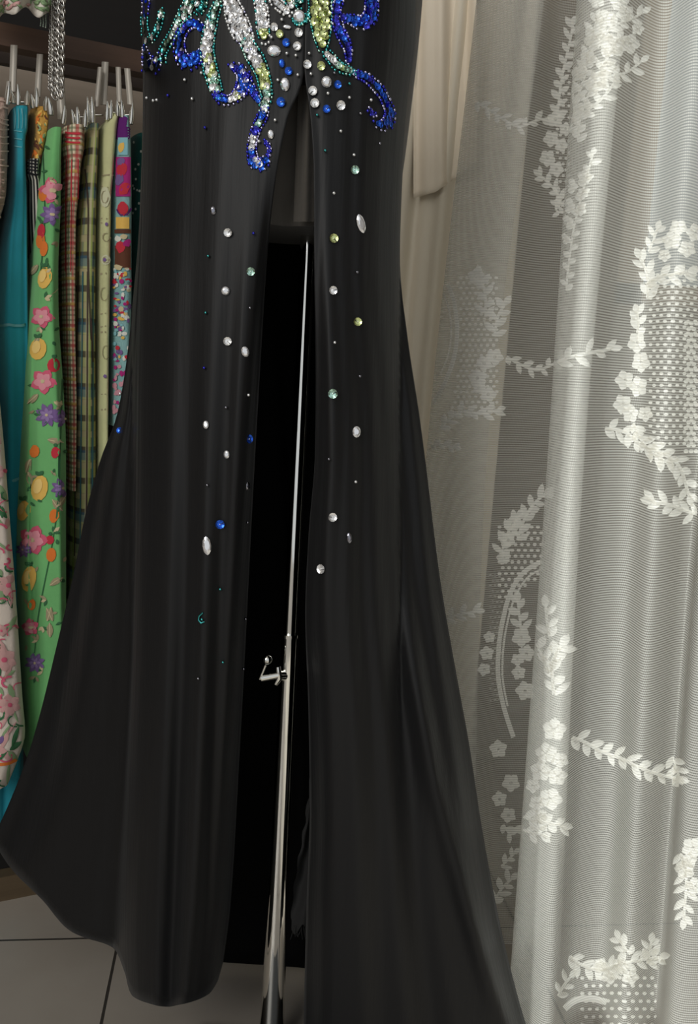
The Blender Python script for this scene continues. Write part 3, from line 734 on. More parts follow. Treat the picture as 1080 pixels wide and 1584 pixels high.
hemr = curve([(0,0.955),(0.1,0.925),(0.35,0.90),(0.55,0.93),(0.75,0.925),(0.9,0.96),(1,0.995)])
RIDGE = curve([(600,598),(900,622),(1200,672),(1400,722),(1584,785),(1650,815)])
def right_pt(s, t):
    y = YT+(yhr(s)-YT)*t
    x = XR(y)+(XT(y)-XR(y))*s
    k = sm(250, 1480, y); d = round_d(min(x, XT(min(y, 400)) if y > 400 else x), y)
    if y > 400:
        d = min(d, 1.0)
    d = d*(1-k)+hemr(s)*k
    amp = 0.001+0.010*sm(350, 1400, y)
    d += amp*(math.sin(s*17+1+1.2*t)*0.6+math.sin(s*31+2.6*t)*0.4)*sm(0, 0.1, s)*sm(1.0, 0.9, s)
    d -= 0.008*math.exp(-((s-0.16)/0.09)**2)*sm(250, 700, y)
    d -= 0.014*math.exp(-((x-RIDGE(y))/17)**2)*sm(800, 1150, y)
    p = P(x, y, d)
    if p.z < 0.012: p.z = 0.012
    return p
mbR = panel(right_pt, 70, 90); mbR.build('front_panel', M_BLACK, gown, 0.0012)
# back panel, seen through the slit
yhb = curve([(0,1470),(0.25,1488),(0.40,1494),(0.50,1500),(0.54,1545),(0.62,1546),(0.7,1535),(1,1600)])
def back_pt(s, t):
    y = YT+(yhb(s)-YT)*t
    xa, xb = XF(y)+4, XT(min(y, 1600))-6
    x = xa+(xb-xa)*s
    k = sm(250, 1450, y)
    rd_ = DS+HD*math.sqrt(max(0, 1-abs(2*s-1)**2.2))
    hz = max(1.0, (P(x, yhb(s), 1.0)-CAM).length*0+ (PZ(x, yhb(s), 0.02).y))
    hb = min(1.18, hz)
    if s < 0.12: hb = hb*(s/0.12)+1.02*(1-s/0.12)
    if s > 0.8: hb = hb*(1-(s-0.8)/0.2)+1.0*((s-0.8)/0.2)
    d = rd_*(1-k)+hb*k + 0.008*k*math.sin(s*25)
    p = P(x, y, d)
    if p.z < 0.012: p.z = 0.012
    return p
mbB = panel(back_pt, 60, 60); mbB.build('back_panel', M_LINING, gown, 0.0012)
# ragged lining strip inside the right slit edge
rws = []
for i in range(40):
    t = i/39; y = 1180+(1438-1180)*t; row = []
    for j in range(9):
        q = j/8; xl = 480-(30*sm(1180, 1440, y))+1.5*math.sin(t*40)+random.uniform(-0.7, 0.7); x = xl+(484-xl)*q
        row.append(P(x, y+(8*math.sin(q*9) if i == 39 else 0), 0.975+0.006*math.sin(q*6+t*8)))
    rws.append(row)
fl_ = MB(); fl_.grid(rws)
for k in range(9):
    x = 452+k*3; fl_.tube([P(x, 1432, 0.975), P(x-1+random.uniform(-3, 3), 1440, 0.973), P(x+random.uniform(-4, 4), 1446+random.uniform(0, 9), 0.974)], 0.0004, 5)
fl_.build('lining_strip', M_FLAP, gown)

rws = []
for i in range(30):
    t = i/29; y = 132+(343-132)*t; row = []
    for j in range(13):
        q = j/12; xl = 462-8*t; row.append(P(xl+(484+3*t-xl)*q, y, 0.905+0.006*t+0.004*math.sin(q*7+t)))
    rws.append(row)
sh_ = MB(); sh_.grid(rws); sh_.build('sheer_lining', cloth('grey_brown_lining', (0.065, 0.058, 0.049), 0.15, 15), gown)
# ---- beadwork
def gem(name, c, rough=0.12, metal=1.0): return mat(name, c, rough, metal)
G_SIL = gem('sequin_silver', (0.95, 0.95, 0.95), 0.25, 0.7); G_LIME = gem('sequin_lime', (0.72, 0.80, 0.36), 0.3); G_MINT = gem('sequin_mint', (0.55, 0.85, 0.72), 0.2); G_BLUE = gem('sequin_blue', (0.03, 0.14, 0.80), 0.2, 0.8)
G_TEAL = gem('bead_teal', (0.08, 0.45, 0.45), 0.15); G_COB = gem('bead_cobalt', (0.05, 0.05, 0.55), 0.15, 0.8); G_LAV = gem('bead_lavender', (0.62, 0.60, 0.88), 0.12); G_ICE = gem('stone_ice', (0.97, 0.97, 0.99), 0.12, 0.75); G_SMK = gem('bead_smoke', (0.35, 0.35, 0.40), 0.15)
M_THREAD = mat('dark_thread', (0.02, 0.02, 0.02), 0.8)
PAL = [G_SIL, G_LIME, G_MINT, G_BLUE, G_TEAL, G_COB, G_LAV, G_ICE, G_SMK, M_THREAD]
SIL, LIM, MIN, BLU, TEA, COB, LAV, ICE, SMK, THR = range(10)
GB = MB()
for q in (mbL, mbR): GB.add(q.v, q.f)
gbvh = GB.bvh()
def place(x, y):
    h = gbvh.ray_cast(CAM, ray(x, y))
    if h[0] is None:
        return P(x, y, 0.90), -FW, 0.9
    n = h[1]
    if n.dot(ray(x, y)) > 0: n = -n
    return h[0], n, (h[0]-CAM).dot(FW)
def frame(n, spin=0.0, tilt=0.0, ta=0.0):
    n = (n + (RT*math.cos(ta)+UP*math.sin(ta))*tilt).normalized()
    u = (RT - n*RT.dot(n)).normalized(); v = n.cross(u)
    c, s = math.cos(spin), math.sin(spin)
    return u*c+v*s, v*c-u*s, n
def sequin_verts(n=10):
    vs, fs = [], []
    for r, z in ((0.16, 0.02), (0.6, 0.10), (1.0, 0.30)):
        for k in range(n): vs.append((r*math.cos(2*math.pi*k/n), r*math.sin(2*math.pi*k/n), z))
    for i in range(2):
        for k in range(n): fs.append((i*n+k, (i+1)*n+k, (i+1)*n+(k+1) % n, i*n+(k+1) % n))
    return vs, fs
SQV, SQF = sequin_verts()
def put(mb, base, vs, fs, fr3, sc, m, smooth=False):
    u, v, n = fr3
    mb.add([base + (u*a[0]+v*a[1]+n*a[2])*sc for a in vs], fs, m, smooth)
def thread_bar(): 
    return [(0.05,-0.05,0.16),(1.0,-0.06,0.36),(1.0,0.06,0.36),(0.05,0.05,0.16),(0.05,-0.05,0.24),(1.0,-0.06,0.42),(1.0,0.06,0.42),(0.05,0.05,0.24)], [(4,5,6,7),(0,1,5,4),(2,3,7,6),(1,2,6,5)]
TBV, TBF = thread_bar()
def motif(path, fill, outline, fr_=4.8, br=2.4, ends=True, dens=1.0, rows_override=None):
    """path: (x, y, halfwidth); fill / outline are lists of palette indices (by position along the path: list of (t, [indices]))"""
    pts = spline(path, 1.0)
    om = MB(); fm = MB()
    def pick(spec, t):
        if isinstance(spec[0], int): return random.choice(spec)
        c = spec[0][1]
        for tt, lst in spec:
            if t >= tt: c = lst
        return random.choice(c)
    def nrm(i):
        a = pts[max(i-1, 0)]; b = pts[min(i+1, len(pts)-1)]; dx, dy = b[0]-a[0], b[1]-a[1]; l = math.hypot(dx, dy) or 1
        return -dy/l, dx/l, dx/l, dy/l
    bk = []
    for i in range(0, len(pts), 3):
        x, y, w_ = pts[i]; nx, ny, tx, ty = nrm(i)
        bk.append([place(x+nx*q*(w_+1.6), y+ny*q*(w_+1.6)) for q in (-1, 0, 1)])
    if len(bk) > 1: om.grid([[a+n*0.0006 for a, n, _ in row] for row in bk], THR)
    acc = [0.0]
    for i in range(1, len(pts)): acc.append(acc[-1]+math.dist(pts[i][:2], pts[i-1][:2]))
    T = acc[-1] or 1
    def at(s):
        i = min(range(len(acc)), key=lambda k: abs(acc[k]-s)); return i
    s = 0; parity = 0
    while s <= T:
        i = at(s); x, y, w_ = pts[i]; nx, ny, tx, ty = nrm(i)
        n = max(1, int(2*w_/(fr_*1.7)+0.5))
        for k in range(n):
            o = ((k+0.5)/n*2-1)*w_*0.8 + random.uniform(-0.6, 0.6) + (1.2 if parity else -1.2)*(n > 1)
            sx, sy = x+nx*o+tx*random.uniform(-0.8, 0.8), y+ny*o+ty*random.uniform(-0.8, 0.8)
            b, nn, dep = place(sx, sy); sc = fr_*random.uniform(0.85, 1.1)*dep/FPX
            m = pick(fill, s/T)
            put(fm, b+nn*(0.0012+random.random()*0.0012), SQV, SQF, frame(nn, random.random()*6, random.uniform(0.05, 0.5), random.random()*6.28), sc, m)
            if random.random() < 0.6:
                put(fm, b+nn*0.002, TBV, TBF, frame(nn, random.choice([0.5, 1.4, -1.5])), sc, THR)
        s += fr_*1.25/dens; parity = 1-parity
    for side in (-1, 1):
        s = 0
        while s <= T:
            i = at(s); x, y, w_ = pts[i]; nx, ny, tx, ty = nrm(i)
            sx, sy = x+nx*side*(w_+1.6)+random.uniform(-.5, .5), y+ny*side*(w_+1.6)+random.uniform(-.5, .5)
            b, nn, dep = place(sx, sy); r = br*random.uniform(0.85, 1.15)*dep/FPX
            om.ball(b+nn*r, r, 7, 5, pick(outline, s/T)); s += br*2.15
    if ends:
        for i, sg in ((0, -1), (len(pts)-1, 1)):
            x, y, w_ = pts[i]; nx, ny, tx, ty = nrm(i)
            k = max(2, int(math.pi*(w_+1.6)/(br*2.2)))
            for j in range(1, k):
                a = math.pi*j/k; ox = math.cos(a); oy = math.sin(a)*sg
                sx, sy = x+(nx*ox+tx*oy)*(w_+1.6), y+(ny*ox+ty*oy)*(w_+1.6)
                b, nn, dep = place(sx, sy); r = br*dep/FPX; om.ball(b+nn*r, r, 7, 5, pick(outline, float(sg > 0)))
    o = om.build('beaded_scroll', PAL, gown)
    fm.build('sequin_fill', PAL, o)
    return o
bl_o = [LAV, COB, LAV, COB]; te_o = [TEA, TEA, MIN]
# far left hook with teal branch
motif([(229,-30,4),(228,0,4),(227,24,3)], [BLU, BLU, COB], bl_o)
motif([(226,28,3),(227,50,4),(231,64,4.5),(241,56,3),(249,38,2.5),(253,17,2)], [MIN, SIL, TEA], te_o)
motif([(226,74,2),(228,90,6),(233,105,10),(241,100,9),(248,88,4)], [BLU, BLU, COB, SIL], bl_o, 5)
# second group
motif([(305,-20,10),(300,4,11),(288,20,8),(278,36,5),(268,56,5),(258,74,5),(252,88,5),(256,94,3)], [MIN, SIL, TEA, MIN], te_o, 5)
motif([(318,-10,2),(317,10,2),(309,20,3)], [TEA, MIN], te_o)
motif([(312,44,3),(302,36,6),(288,44,6),(280,62,6),(281,84,8),(292,98,10),(306,90,8),(314,80,3)], [BLU, BLU, COB, BLU, LAV], bl_o, 5.4)
# long teal and silver stem with blue hook
motif([(338,8,5),(330,30,7),(324,58,8),(322,84,9),(328,112,9),(334,134,8),(339,146,6)], [(0, [MIN, SIL, TEA]), (0.3, [SIL, LIM, SIL, ICE]), (0.8, [SIL, MIN])], te_o, 5)
motif([(336,148,4),(348,156,6),(364,152,6),(376,136,9),(378,118,9),(368,106,6),(358,102,2)], [(0, [BLU, COB]), (0.2, [SIL, BLU, LIM]), (0.4, [BLU, COB, BLU, LAV])], bl_o, 5)
motif([(380,120,5),(388,136,5),(396,148,3),(401,157,2)], [BLU, COB], bl_o)
# broad silver band, then lime, then blue tail
motif([(352,-30,8),(358,0,9),(364,22,13),(374,48,14),(384,68,9)], [SIL, ICE, SIL], [SIL, LAV, SIL], 5.6)
motif([(384,70,9),(396,92,11),(406,112,9),(411,134,8),(413,152,6),(407,168,5)], [(0, [SIL, ICE]), (0.35, [LIM, SIL, LIM]), (0.7, [MIN, SIL])], te_o, 5.2)
motif([(410,172,5),(404,186,6),(396,202,5),(391,222,5),(391,242,6),(398,256,8),(408,252,7),(415,244,3)], [(0, [SIL, MIN, BLU]), (0.25, [BLU, COB, SIL]), (0.7, [BLU, SIL, BLU])], bl_o, 5)
motif([(416,240,1),(417,228,1),(411,219,1)], [COB], bl_o, 2.5)
# second silver band and top cluster
motif([(402,-30,6),(402,0,7),(406,22,8),(407,44,8),(410,62,6)], [(0, [SIL, ICE, SIL]), (0.75, [SIL, LIM])], [SIL, TEA, SIL], 5.4)
motif([(420,-20,6),(426,2,6),(436,12,6),(446,20,5)], [SIL, ICE], [SIL, SIL], 5.2)
motif([(440,-20,5),(448,2,5),(453,14,5)], [LIM, SIL], [SIL, TEA], 5.2)
motif([(460,-20,5),(461,0,6),(463,10,4)], [TEA, BLU, MIN], te_o, 4.5)
motif([(455,32,1),(462,38,1),(472,33,1),(476,22,1)], [TEA], te_o, 3)
# lime panel and its stem down to the blue tail
motif([(495,-30,16),(495,0,16),(496,30,15),(498,55,11),(499,74,6)], [LIM, LIM, LIM, LIM, LIM], te_o, 6.2, dens=0.85)
motif([(506,84,5),(514,93,6),(524,104,6),(536,109,5),(546,112,4)], [(0, [SIL, SIL]), (0.4, [LIM, MIN]), (0.7, [TEA, MIN])], te_o, 5)
motif([(552,115,4),(566,121,5),(582,136,6),(594,154,5),(601,174,6),(598,190,8),(588,194,6),(580,190,3)], [BLU, COB, BLU], bl_o, 4.8)
motif([(578,178,1.5),(572,174,1.5),(570,169,1)], [COB], bl_o, 3)
# blue scrolls at the right
motif([(522,-30,4),(524,0,5),(520,20,5),(524,44,6),(532,62,6),(538,80,4),(538,96,2)], [COB, BLU, COB], bl_o, 4.6)
motif([(530,28,3),(545,32,7),(560,36,9),(572,26,9),(574,4,8),(574,-30,8)], [BLU, BLU, BLU, COB], bl_o, 5.4)

# individual sequins, rhinestones, seed beads
def sequin_mesh(m):
    mb = MB(); mb.add([Vector(a) for a in SQV], SQF, 0, False); mb.ball((0, 0, 0.16), 0.17, 7, 5, 1); mb.add([Vector(a) for a in TBV], TBF, 2, False)
    return mb.mesh('sequin', [m, G_SIL, M_THREAD])
def stone_mesh(m, sx, n=12):
    mb = MB(); rr = [(1.0, 0.0), (1.0, 0.14), (0.72, 0.40), (0.45, 0.50)]
    vs = []
    for r, z in rr:
        for k in range(n):
            a = 2*math.pi*k/n; px = math.cos(a); py = math.sin(a)
            if sx > 1.4: px = math.copysign(abs(px)**0.8, px); py = math.copysign(abs(py)**1.35, py)
            vs.append(Vector((px*r*sx, py*r, z)))
    fs = [(i*n+k, i*n+(k+1) % n, (i+1)*n+(k+1) % n, (i+1)*n+k) for i in range(3) for k in range(n)] + [tuple(3*n+k for k in range(n))]
    mb.add(vs, fs, 0, False); return mb.mesh('rhinestone', [m])
def bead_mesh(m):
    mb = MB(); mb.ball((0, 0, 0.7), 1.0, 8, 6); return mb.mesh('seed_bead', [m])
SEQ = {k: sequin_mesh(PAL[k]) for k in (SIL, LIM, MIN, BLU)}
STO = {(k, s): stone_mesh(PAL[k], s) for k in (ICE, MIN, BLU, LIM, SMK) for s in (1.0, 1.35, 2.2)}
BEA = {k: bead_mesh(PAL[k]) for k in (SIL, TEA, COB, LAV, SMK)}
def piece(name, me, x, y, rpx, spin=0.0, tilt=0.12, squash=1.0):
    b, n, dep = place(x, y); n = (n*0.5 - ray(x, y)*0.5).normalized(); b = b - ray(x, y)*0.0015; u, v, w_ = frame(n, spin, tilt, random.random()*6.28); sc = rpx*dep/FPX
    o = bpy.data.objects.new(name, me); COL.objects.link(o); o.parent = gown
    loc = b + n*0.0010 - ORG[gown.name]
    o.matrix_local = Matrix(((u.x*sc, v.x*sc*squash, w_.x*sc, loc.x), (u.y*sc, v.y*sc*squash, w_.y*sc, loc.y), (u.z*sc, v.z*sc*squash, w_.z*sc, loc.z), (0, 0, 0, 1)))
    return o
seqs = [(424,42,6,SIL,-1.5),(433,53,6,LIM,-1),(462,51,6.5,SIL,1.2),(443,66,6,BLU,0.2),(460,72,6.5,SIL,-2.5),(475,100,6.5,SIL,3.1),(497,102,6.5,LIM,-2.5),(447,110,6,BLU,0.6),(484,141,7,SIL,-2.3),(487,160,7,SIL,-1.5),(527,163,7,SIL,-2.4),
        (522,131,6,BLU,0),(505,169,6,BLU,0.5),(435,158,7,BLU,0),(516,369,7,LIM,-0.8),(549,263,6.5,MIN,1.5),(515,609,7.5,MIN,0.4),(553,498,6.5,LIM,2.6),(388,420,6.5,MIN,-1.5),(498,880,7.5,SIL,0),(514,800,7,SIL,3),(384,679,7,BLU,-1),(340,811,7,BLU,0.4),(352,528,6.5,SIL,-0.7),(353,360,6.5,SIL,0.7),(515,449,6.5,SIL,0.2)]
for x, y, r, c, sp_ in seqs:
    piece('sequin', SEQ[c], x, y, r, sp_)
stones = [(463,26,9,ICE,1.0,1.5),(424,79,7.8,ICE,1.35,0),(441,131,7.0,ICE,1.35,1.5),(505,127,8,ICE,1.0,0),(436,98,4.6,BLU,1.35,1.5),(419,208,4.8,ICE,1.35,1.5),(558,346,7,ICE,2.2,1.25),(320,844,7,ICE,2.2,1.5),(349,450,6.5,ICE,1.0,0),(379,544,6,ICE,1.35,1.3),(551,668,6.5,ICE,1.35,1.6),(319,657,4.6,ICE,1.35,1.5),(351,703,4.6,ICE,1.35,1.5),(382,752,5,SMK,1.35,1.5),(540,832,4.0,SMK,2.2,1.5),(330,326,4.5,SMK,1.35,1.5),(444,42,3,ICE,2.2,0.1)]
for x, y, r, c, s_, sp_ in stones:
    piece('rhinestone', STO[(c, s_)], x, y, r*(1 if s_ < 2 else 0.95), -sp_)
beads = [(244,155,SIL),(287,124,SIL),(261,148,COB),(229,152,SIL),(239,156,SIL),(298,153,SIL),(318,198,COB),(392,361,COB),(323,396,TEA),(319,484,TEA),(386,476,SMK),(317,569,COB),(383,611,SIL),(350,630,SMK),(321,750,SMK),(381,808,SMK),(340,911,TEA),(378,957,SMK),(345,1024,TEA),(375,1034,SMK),(308,1049,SMK),(527,203,SIL),(503,233,TEA),(547,240,SIL),(516,299,SIL),(552,421,SMK),(517,530,SIL),(556,582,SMK),(510,710,SMK),(549,745,SIL),(313,958,TEA),(458,86,SIL),(444,83,SIL),(436,31,SIL),(420,58,SIL),(481,115,SIL),(540,130,TEA),(507,145,SIL),(540,151,SIL),(491,178,TEA),(573,155,SIL),(557,176,SMK),(426,186,SIL),(401,219,SIL),(430,124,SIL),(461,116,SIL),(586,222,SMK),(478,83,SIL),(517,113,SMK),(312,113,SIL)]
for x, y, c in beads: piece('seed_bead', BEA[c], x, y, 2.4, 0)
# train sequins at the left
piece('sequin', SEQ[BLU], 186, 666, 5, 0.3); piece('seed_bead', BEA[SIL], 186, 609, 2.2)
hk = MB(); b_, n_, _d = place(313, 956)
hk.tube([P(316,947,_d*1.0)*0+place(316,947)[0]+n_*0.002, place(311,952)[0]+n_*0.003, place(310,958)[0]+n_*0.003, place(314,963)[0]+n_*0.003, place(318,961)[0]+n_*0.002], 0.0011, 8); hk.build('loose_bead_loop', G_TEAL, gown)

# ------------------------------------------------------------------ cream drape behind, between gown and lace
M_DRAPE = cloth('cream_drape', (0.74, 0.67, 0.55), 0.08, 6, 0.75, 0.1)
M_DRAPE2 = cloth('cream_overlay', (0.84, 0.74, 0.60), 0.08, 6, 0.7, 0.1)
dr = thing('cream_drape', P(690, 1300, 1.58)*1.0, 'plain cream drape with a shorter cut overlay, hanging between gown and lace curtain', 'curtain')
def sheet(x0, x1, y0, y1f, d, amp, fq, nc=60, nr=50, ph=0.0, slant=0.0):
    mb = MB(); rws = []
    for i in range(nr+1):
        row = []
        for j in range(nc+1):
            g = j/nc; t = i/nr; y = y0+(y1f(g)-y0)*t
            row.append(P(x0+(x1-x0)*g+slant*t, y, d+amp*math.sin(fq*g+ph+0.5*t)+0.3*amp*math.sin(2.7*fq*g)))
        rws.append(row)
    mb.grid(rws); return mb
mb = sheet(600, 853, -200, lambda g: 1420, 1.55, 0.014, 21, slant=-150); mb.build('drape_panel', M_DRAPE, dr, 0.0015)
mb = sheet(640, 738, -200, lambda g: 306-26*g+ (-22*(g-0.35)*2 if g > 0.35 else 0), 1.535, 0.010, 9, ph=1.0, slant=0); mb.build('overlay_flap', M_DRAPE2, dr, 0.002)

# ------------------------------------------------------------------ lace curtain
def lace_mat(name, base_alpha, thread, pitch, col=(0.86, 0.85, 0.80), weave=True):
    m = bpy.data.materials.new(name); m.use_nodes = True; nt = m.node_tree; nt.nodes.clear(); L = nt.links
    tco = nt.nodes.new('ShaderNodeTexCoord'); sz = nt.nodes.new('ShaderNodeSeparateXYZ'); L.new(tco.outputs['Object'], sz.inputs[0])
    out = nt.nodes.new('ShaderNodeOutputMaterial'); mx = nt.nodes.new('ShaderNodeMixShader'); tr = nt.nodes.new('ShaderNodeBsdfTransparent')
    di = nt.nodes.new('ShaderNodeBsdfDiffuse'); tl = nt.nodes.new('ShaderNodeBsdfTranslucent'); m2 = nt.nodes.new('ShaderNodeMixShader'); m2.inputs[0].default_value = 0.5
    di.inputs[0].default_value = (*col, 1); tl.inputs[0].default_value = (*col, 1)
    L.new(di.outputs[0], m2.inputs[1]); L.new(tl.outputs[0], m2.inputs[2]); L.new(tr.outputs[0], mx.inputs[1]); L.new(m2.outputs[0], mx.inputs[2]); L.new(mx.outputs[0], out.inputs[0])
    if weave:
        u, v = uvxy(m)
        s1 = stripes(m, v, pitch, 0.55, 0.8); s2 = stripes(m, u, pitch*0.8, 0.4, 0.9)
        a = math_node(m, 'ADD', math_node(m, 'MULTIPLY', s1, thread), math_node(m, 'MULTIPLY', s2, thread*0.35))
        a = math_node(m, 'MINIMUM', math_node(m, 'ADD', a, base_alpha), 1.0)
        L.new(a, mx.inputs[0])
    else:
        s1 = stripes(m, sz.outputs[2], pitch, 0.6, 0.7)
        L.new(math_node(m, 'ADD', math_node(m, 'MULTIPLY', s1, thread), base_alpha), mx.inputs[0])
    return m
M_NET = lace_mat('lace_net', 0.13, 0.38, 0.0030)
M_EMB = lace_mat('lace_embroidery', 0.66, 0.32, 0.0036, (0.95, 0.94, 0.90), False)
M_EMBS = lace_mat('lace_light_fill', 0.25, 0.3, 0.0036, (0.95, 0.94, 0.90), False)
# columns of the folded cloth: x at rows 0 / 800 / 1584 and distance
COLS = [(740,656,616,1.375),(790,700,690,1.36),(842,748,728,1.34),(790,700,690,1.325),(737,652,610,1.27),(790,700,670,1.215),(836,742,718,1.19),(872,800,752,1.215),(925,870,830,1.215),(968,898,862,1.175),(935,868,832,1.12),(893,841,784,1.07),
        (915,858,812,1.025),(955,885,850,1.00),(1000,930,880,1.045),(1035,975,925,1.06),(1085,1015,965,1.01),(1130,1062,1005,1.05),(1150,1078,1018,1.045),(1180,1095,1040,0.985),(1240,1160,1110,0.99),(1300,1240,1190,1.05)]
def curtain_grid(i0, i1, sub=10, nr=110):
    fx = [curve([(0, c[0]), (800, c[1]), (1584, c[2])]) for c in COLS]
    rws, uvs = [], []
    for r in range(nr+1):
        y = -120+(1760+120)*r/nr
        ctrl = [(fx[k](y), c[3]) for k, c in enumerate(COLS)]
        row, uvr = [], []; ulen = 0; prev = None
        for k in range(i0, i1):
            p0 = ctrl[max(k-1, 0)]; p1 = ctrl[k]; p2 = ctrl[k+1]; p3 = ctrl[min(k+2, len(ctrl)-1)]
            for j in range(sub + (1 if k == i1-1 else 0)):
                t = j/sub
                q = [0.5*((2*b)+(-a+c)*t+(2*a-5*b+4*c-e)*t*t+(-a+3*b-3*c+e)*t**3) for a, b, c, e in zip(p0, p1, p2, p3)]
                p = P(q[0], y, q[1])
                if p.z < 0.012: p.z = 0.012
                ulen += (p-prev).length if prev is not None else 0; prev = p
                row.append(p); uvr.append((ulen, p.z))
        rws.append(row); uvs.append(uvr)
    mb = MB(); mb.grid(rws, 0, False, uvs); return mb
whole = curtain_grid(0, len(COLS)-1)
front = curtain_grid(11, len(COLS)-1).bvh(); rear = curtain_grid(4, 8).bvh()
lace = thing('lace_curtain', (P(900, 1584, 1.05).x, 1.1, 0), 'sheer white lace curtain with woven leaf sprays and flowers, hanging at the right', 'curtain')
whole.build('net_panel', M_NET, lace)
em = MB()
def spray(bv, pts, ll=20, lw=5, gap=14, sw=2.2, m=0, both=True, start=0.0):
    draw_line(em, bv, pts, sw, 0.0012, m, 4)
    dn = spline(pts, 1.0); L_ = len(dn); s = start*L_; sd = 1
    while s < L_-2:
        i = int(s); a = dn[max(i-3, 0)]; b = dn[min(i+3, L_-1)]; an = math.atan2(b[1]-a[1], b[0]-a[0])
        draw_leaf(em, bv, dn[i][0], dn[i][1], ll*random.uniform(0.75, 1.15), lw*random.uniform(0.8, 1.1), an+sd*random.uniform(0.6, 1.0), 0.0013, m)
        sd = -sd; s += gap*(0.6 if both else 1)
    draw_leaf(em, bv, dn[-1][0], dn[-1][1], ll*0.8, lw, math.atan2(dn[-1][1]-dn[-4][1], dn[-1][0]-dn[-4][0]), 0.0013, m)
def blossoms(bv, lst, m=0):
    for x, y, r in lst: draw_flower(em, bv, x, y, r, m, 1, 5, 0.0014, slim=0.46)
def dots(bv, x0, x1, y0, y1, dx, dy, r, m=0, test=None):
    y = y0; k = 0
    while y < y1:
        x = x0+(dx/2 if k % 2 else 0)
        while x < x1:
            if test is None or test(x, y): draw_disc(em, bv, x, y, r*1.2, r, 0.0012, m, 0, 6)
            x += dx
        y += dy; k += 1
# front folds: bouquet at the top
F, R_ = front, rear
blossoms(F, [(922,58,17),(948,72,18),(972,68,16),(938,30,15),(966,22,14),(912,92,14),(900,112,12),(958,4,14),(925,0,13),(940,104,12),(985,45,10)])
draw_disc(em, F, 925, 127, 14, 17, 0.0014, 0, 0.5, 12)
for pts in ([(896,220),(900,180),(915,140),(935,100),(955,60)], [(884,205),(893,160),(905,120),(915,70),(925,30)], [(925,130),(945,118),(968,112),(990,96)], [(905,175),(930,155),(948,130)], [(930,60),(950,40),(975,30),(992,20)], [(892,180),(888,150),(890,120)]):
    spray(F, pts, 20, 5, 15, 1.8)
# bright column of florets below
blossoms(F, [(884,288,12),(906,274,11),(880,318,12),(903,300,9),(878,345,12),(900,325,9),(874,370,9)])
spray(F, [(878,450),(880,420),(884,390),(890,350),(905,290),(918,240)], 16, 4.5, 18, 1.6)
# branch across both folds
spray(R_, [(783,552),(805,564),(830,572),(850,566),(866,557)], 17, 4.5, 16, 2.2)
spray(F, [(864,560),(885,552),(905,547),(925,543),(943,540)], 24, 5.5, 24, 2.6)
# right garland
spray(F, [(1002,462),(1004,440),(1000,420),(990,400)], 24, 6, 16, 2.4)
spray(F, [(1000,440),(1020,428),(1045,424),(1062,420)], 26, 6.5, 16, 2.4)
spray(F, [(985,515),(988,500),(985,485)], 20, 6, 12, 2)
blossoms(F, [(985,530,16),(992,560,16),(965,588,15),(988,598,16),(962,625,15),(975,640,14),(1000,640,12)])
spray(F, [(935,662),(965,668),(995,688),(1025,702),(1050,722),(1064,765)], 24, 6, 15, 2.6)
spray(F, [(1080,795),(1060,790),(1040,782),(1012,776)], 26, 6.5, 14, 2.8)
spray(F, [(980,655),(1000,690),(1030,715)], 20, 5, 14, 2)
blossoms(F, [(1040,372,14),(1062,385,13),(1050,352,12),(1074,360,14),(1030,395,10)])
spray(F, [(1004,390),(1012,372),(1018,355)], 20, 5, 14, 2)
dots(F, 1008, 1079, 425, 690, 11, 9, 2.7, 0, lambda x, y: x > 1000+0.0005*(y-560)**2)
dots(F, 1060, 1079, 500, 700, 8, 9, 3.4, 0)
# lower left garland on the front fold
spray(F, [(852,985),(848,960),(846,940)], 26, 6, 14, 2.4)
spray(F, [(858,1075),(856,1045),(855,1025),(868,1000)], 28, 6.5, 15, 2.4)
spray(F, [(850,1040),(838,1010),(832,995)], 26, 7, 16, 2.2)
blossoms(F, [(858,1128,17),(846,1165,16),(866,1175,12),(838,1192,16),(862,1200,14),(852,1235,17),(832,1242,12),(826,1215,11),(838,1262,11)])
spray(F, [(808,1262),(825,1268),(845,1272),(868,1276)], 22, 6, 12, 2.2); spray(F, [(800,1270),(815,1285),(840,1290)], 18, 5, 12, 2)
draw_disc(em, F, 842, 1120, 22, 130, 0.0008, 1, 0.08, 18)
spray(F, [(884,1140),(905,1148),(930,1162),(960,1172),(985,1184),(1010,1195),(1048,1204)], 26, 6, 17, 2.6)
spray(F, [(1040,1170),(1046,1185),(1052,1200)], 20, 5, 12, 2)
# bottom sprays
spray(F, [(880,1478),(900,1492),(930,1500),(960,1490),(990,1484),(1020,1480)], 24, 6, 13, 2.4)
blossoms(F, [(945,1508,14),(960,1494,13),(930,1492,12),(975,1510,12)])
spray(F, [(862,1540),(872,1522),(880,1512)], 22, 5, 13, 2.2); spray(F, [(1000,1490),(1004,1472),(1006,1458)], 22, 5.5, 12, 2.2); spray(F, [(975,1475),(965,1462),(960,1452)], 20, 5, 12, 2)
draw_line(em, F, [(872,1560),(890,1546),(915,1544),(940,1550)], 5, 0.0013, 0)
dots(F, 900, 1018, 1512, 1600, 12, 12, 3, 0)
blossoms(F, [(1072,1310,16),(1060,1345,14),(1075,1370,14),(1066,1330,12)]); spray(F, [(1055,1320),(1062,1360),(1058,1420)], 22, 5, 14, 2)
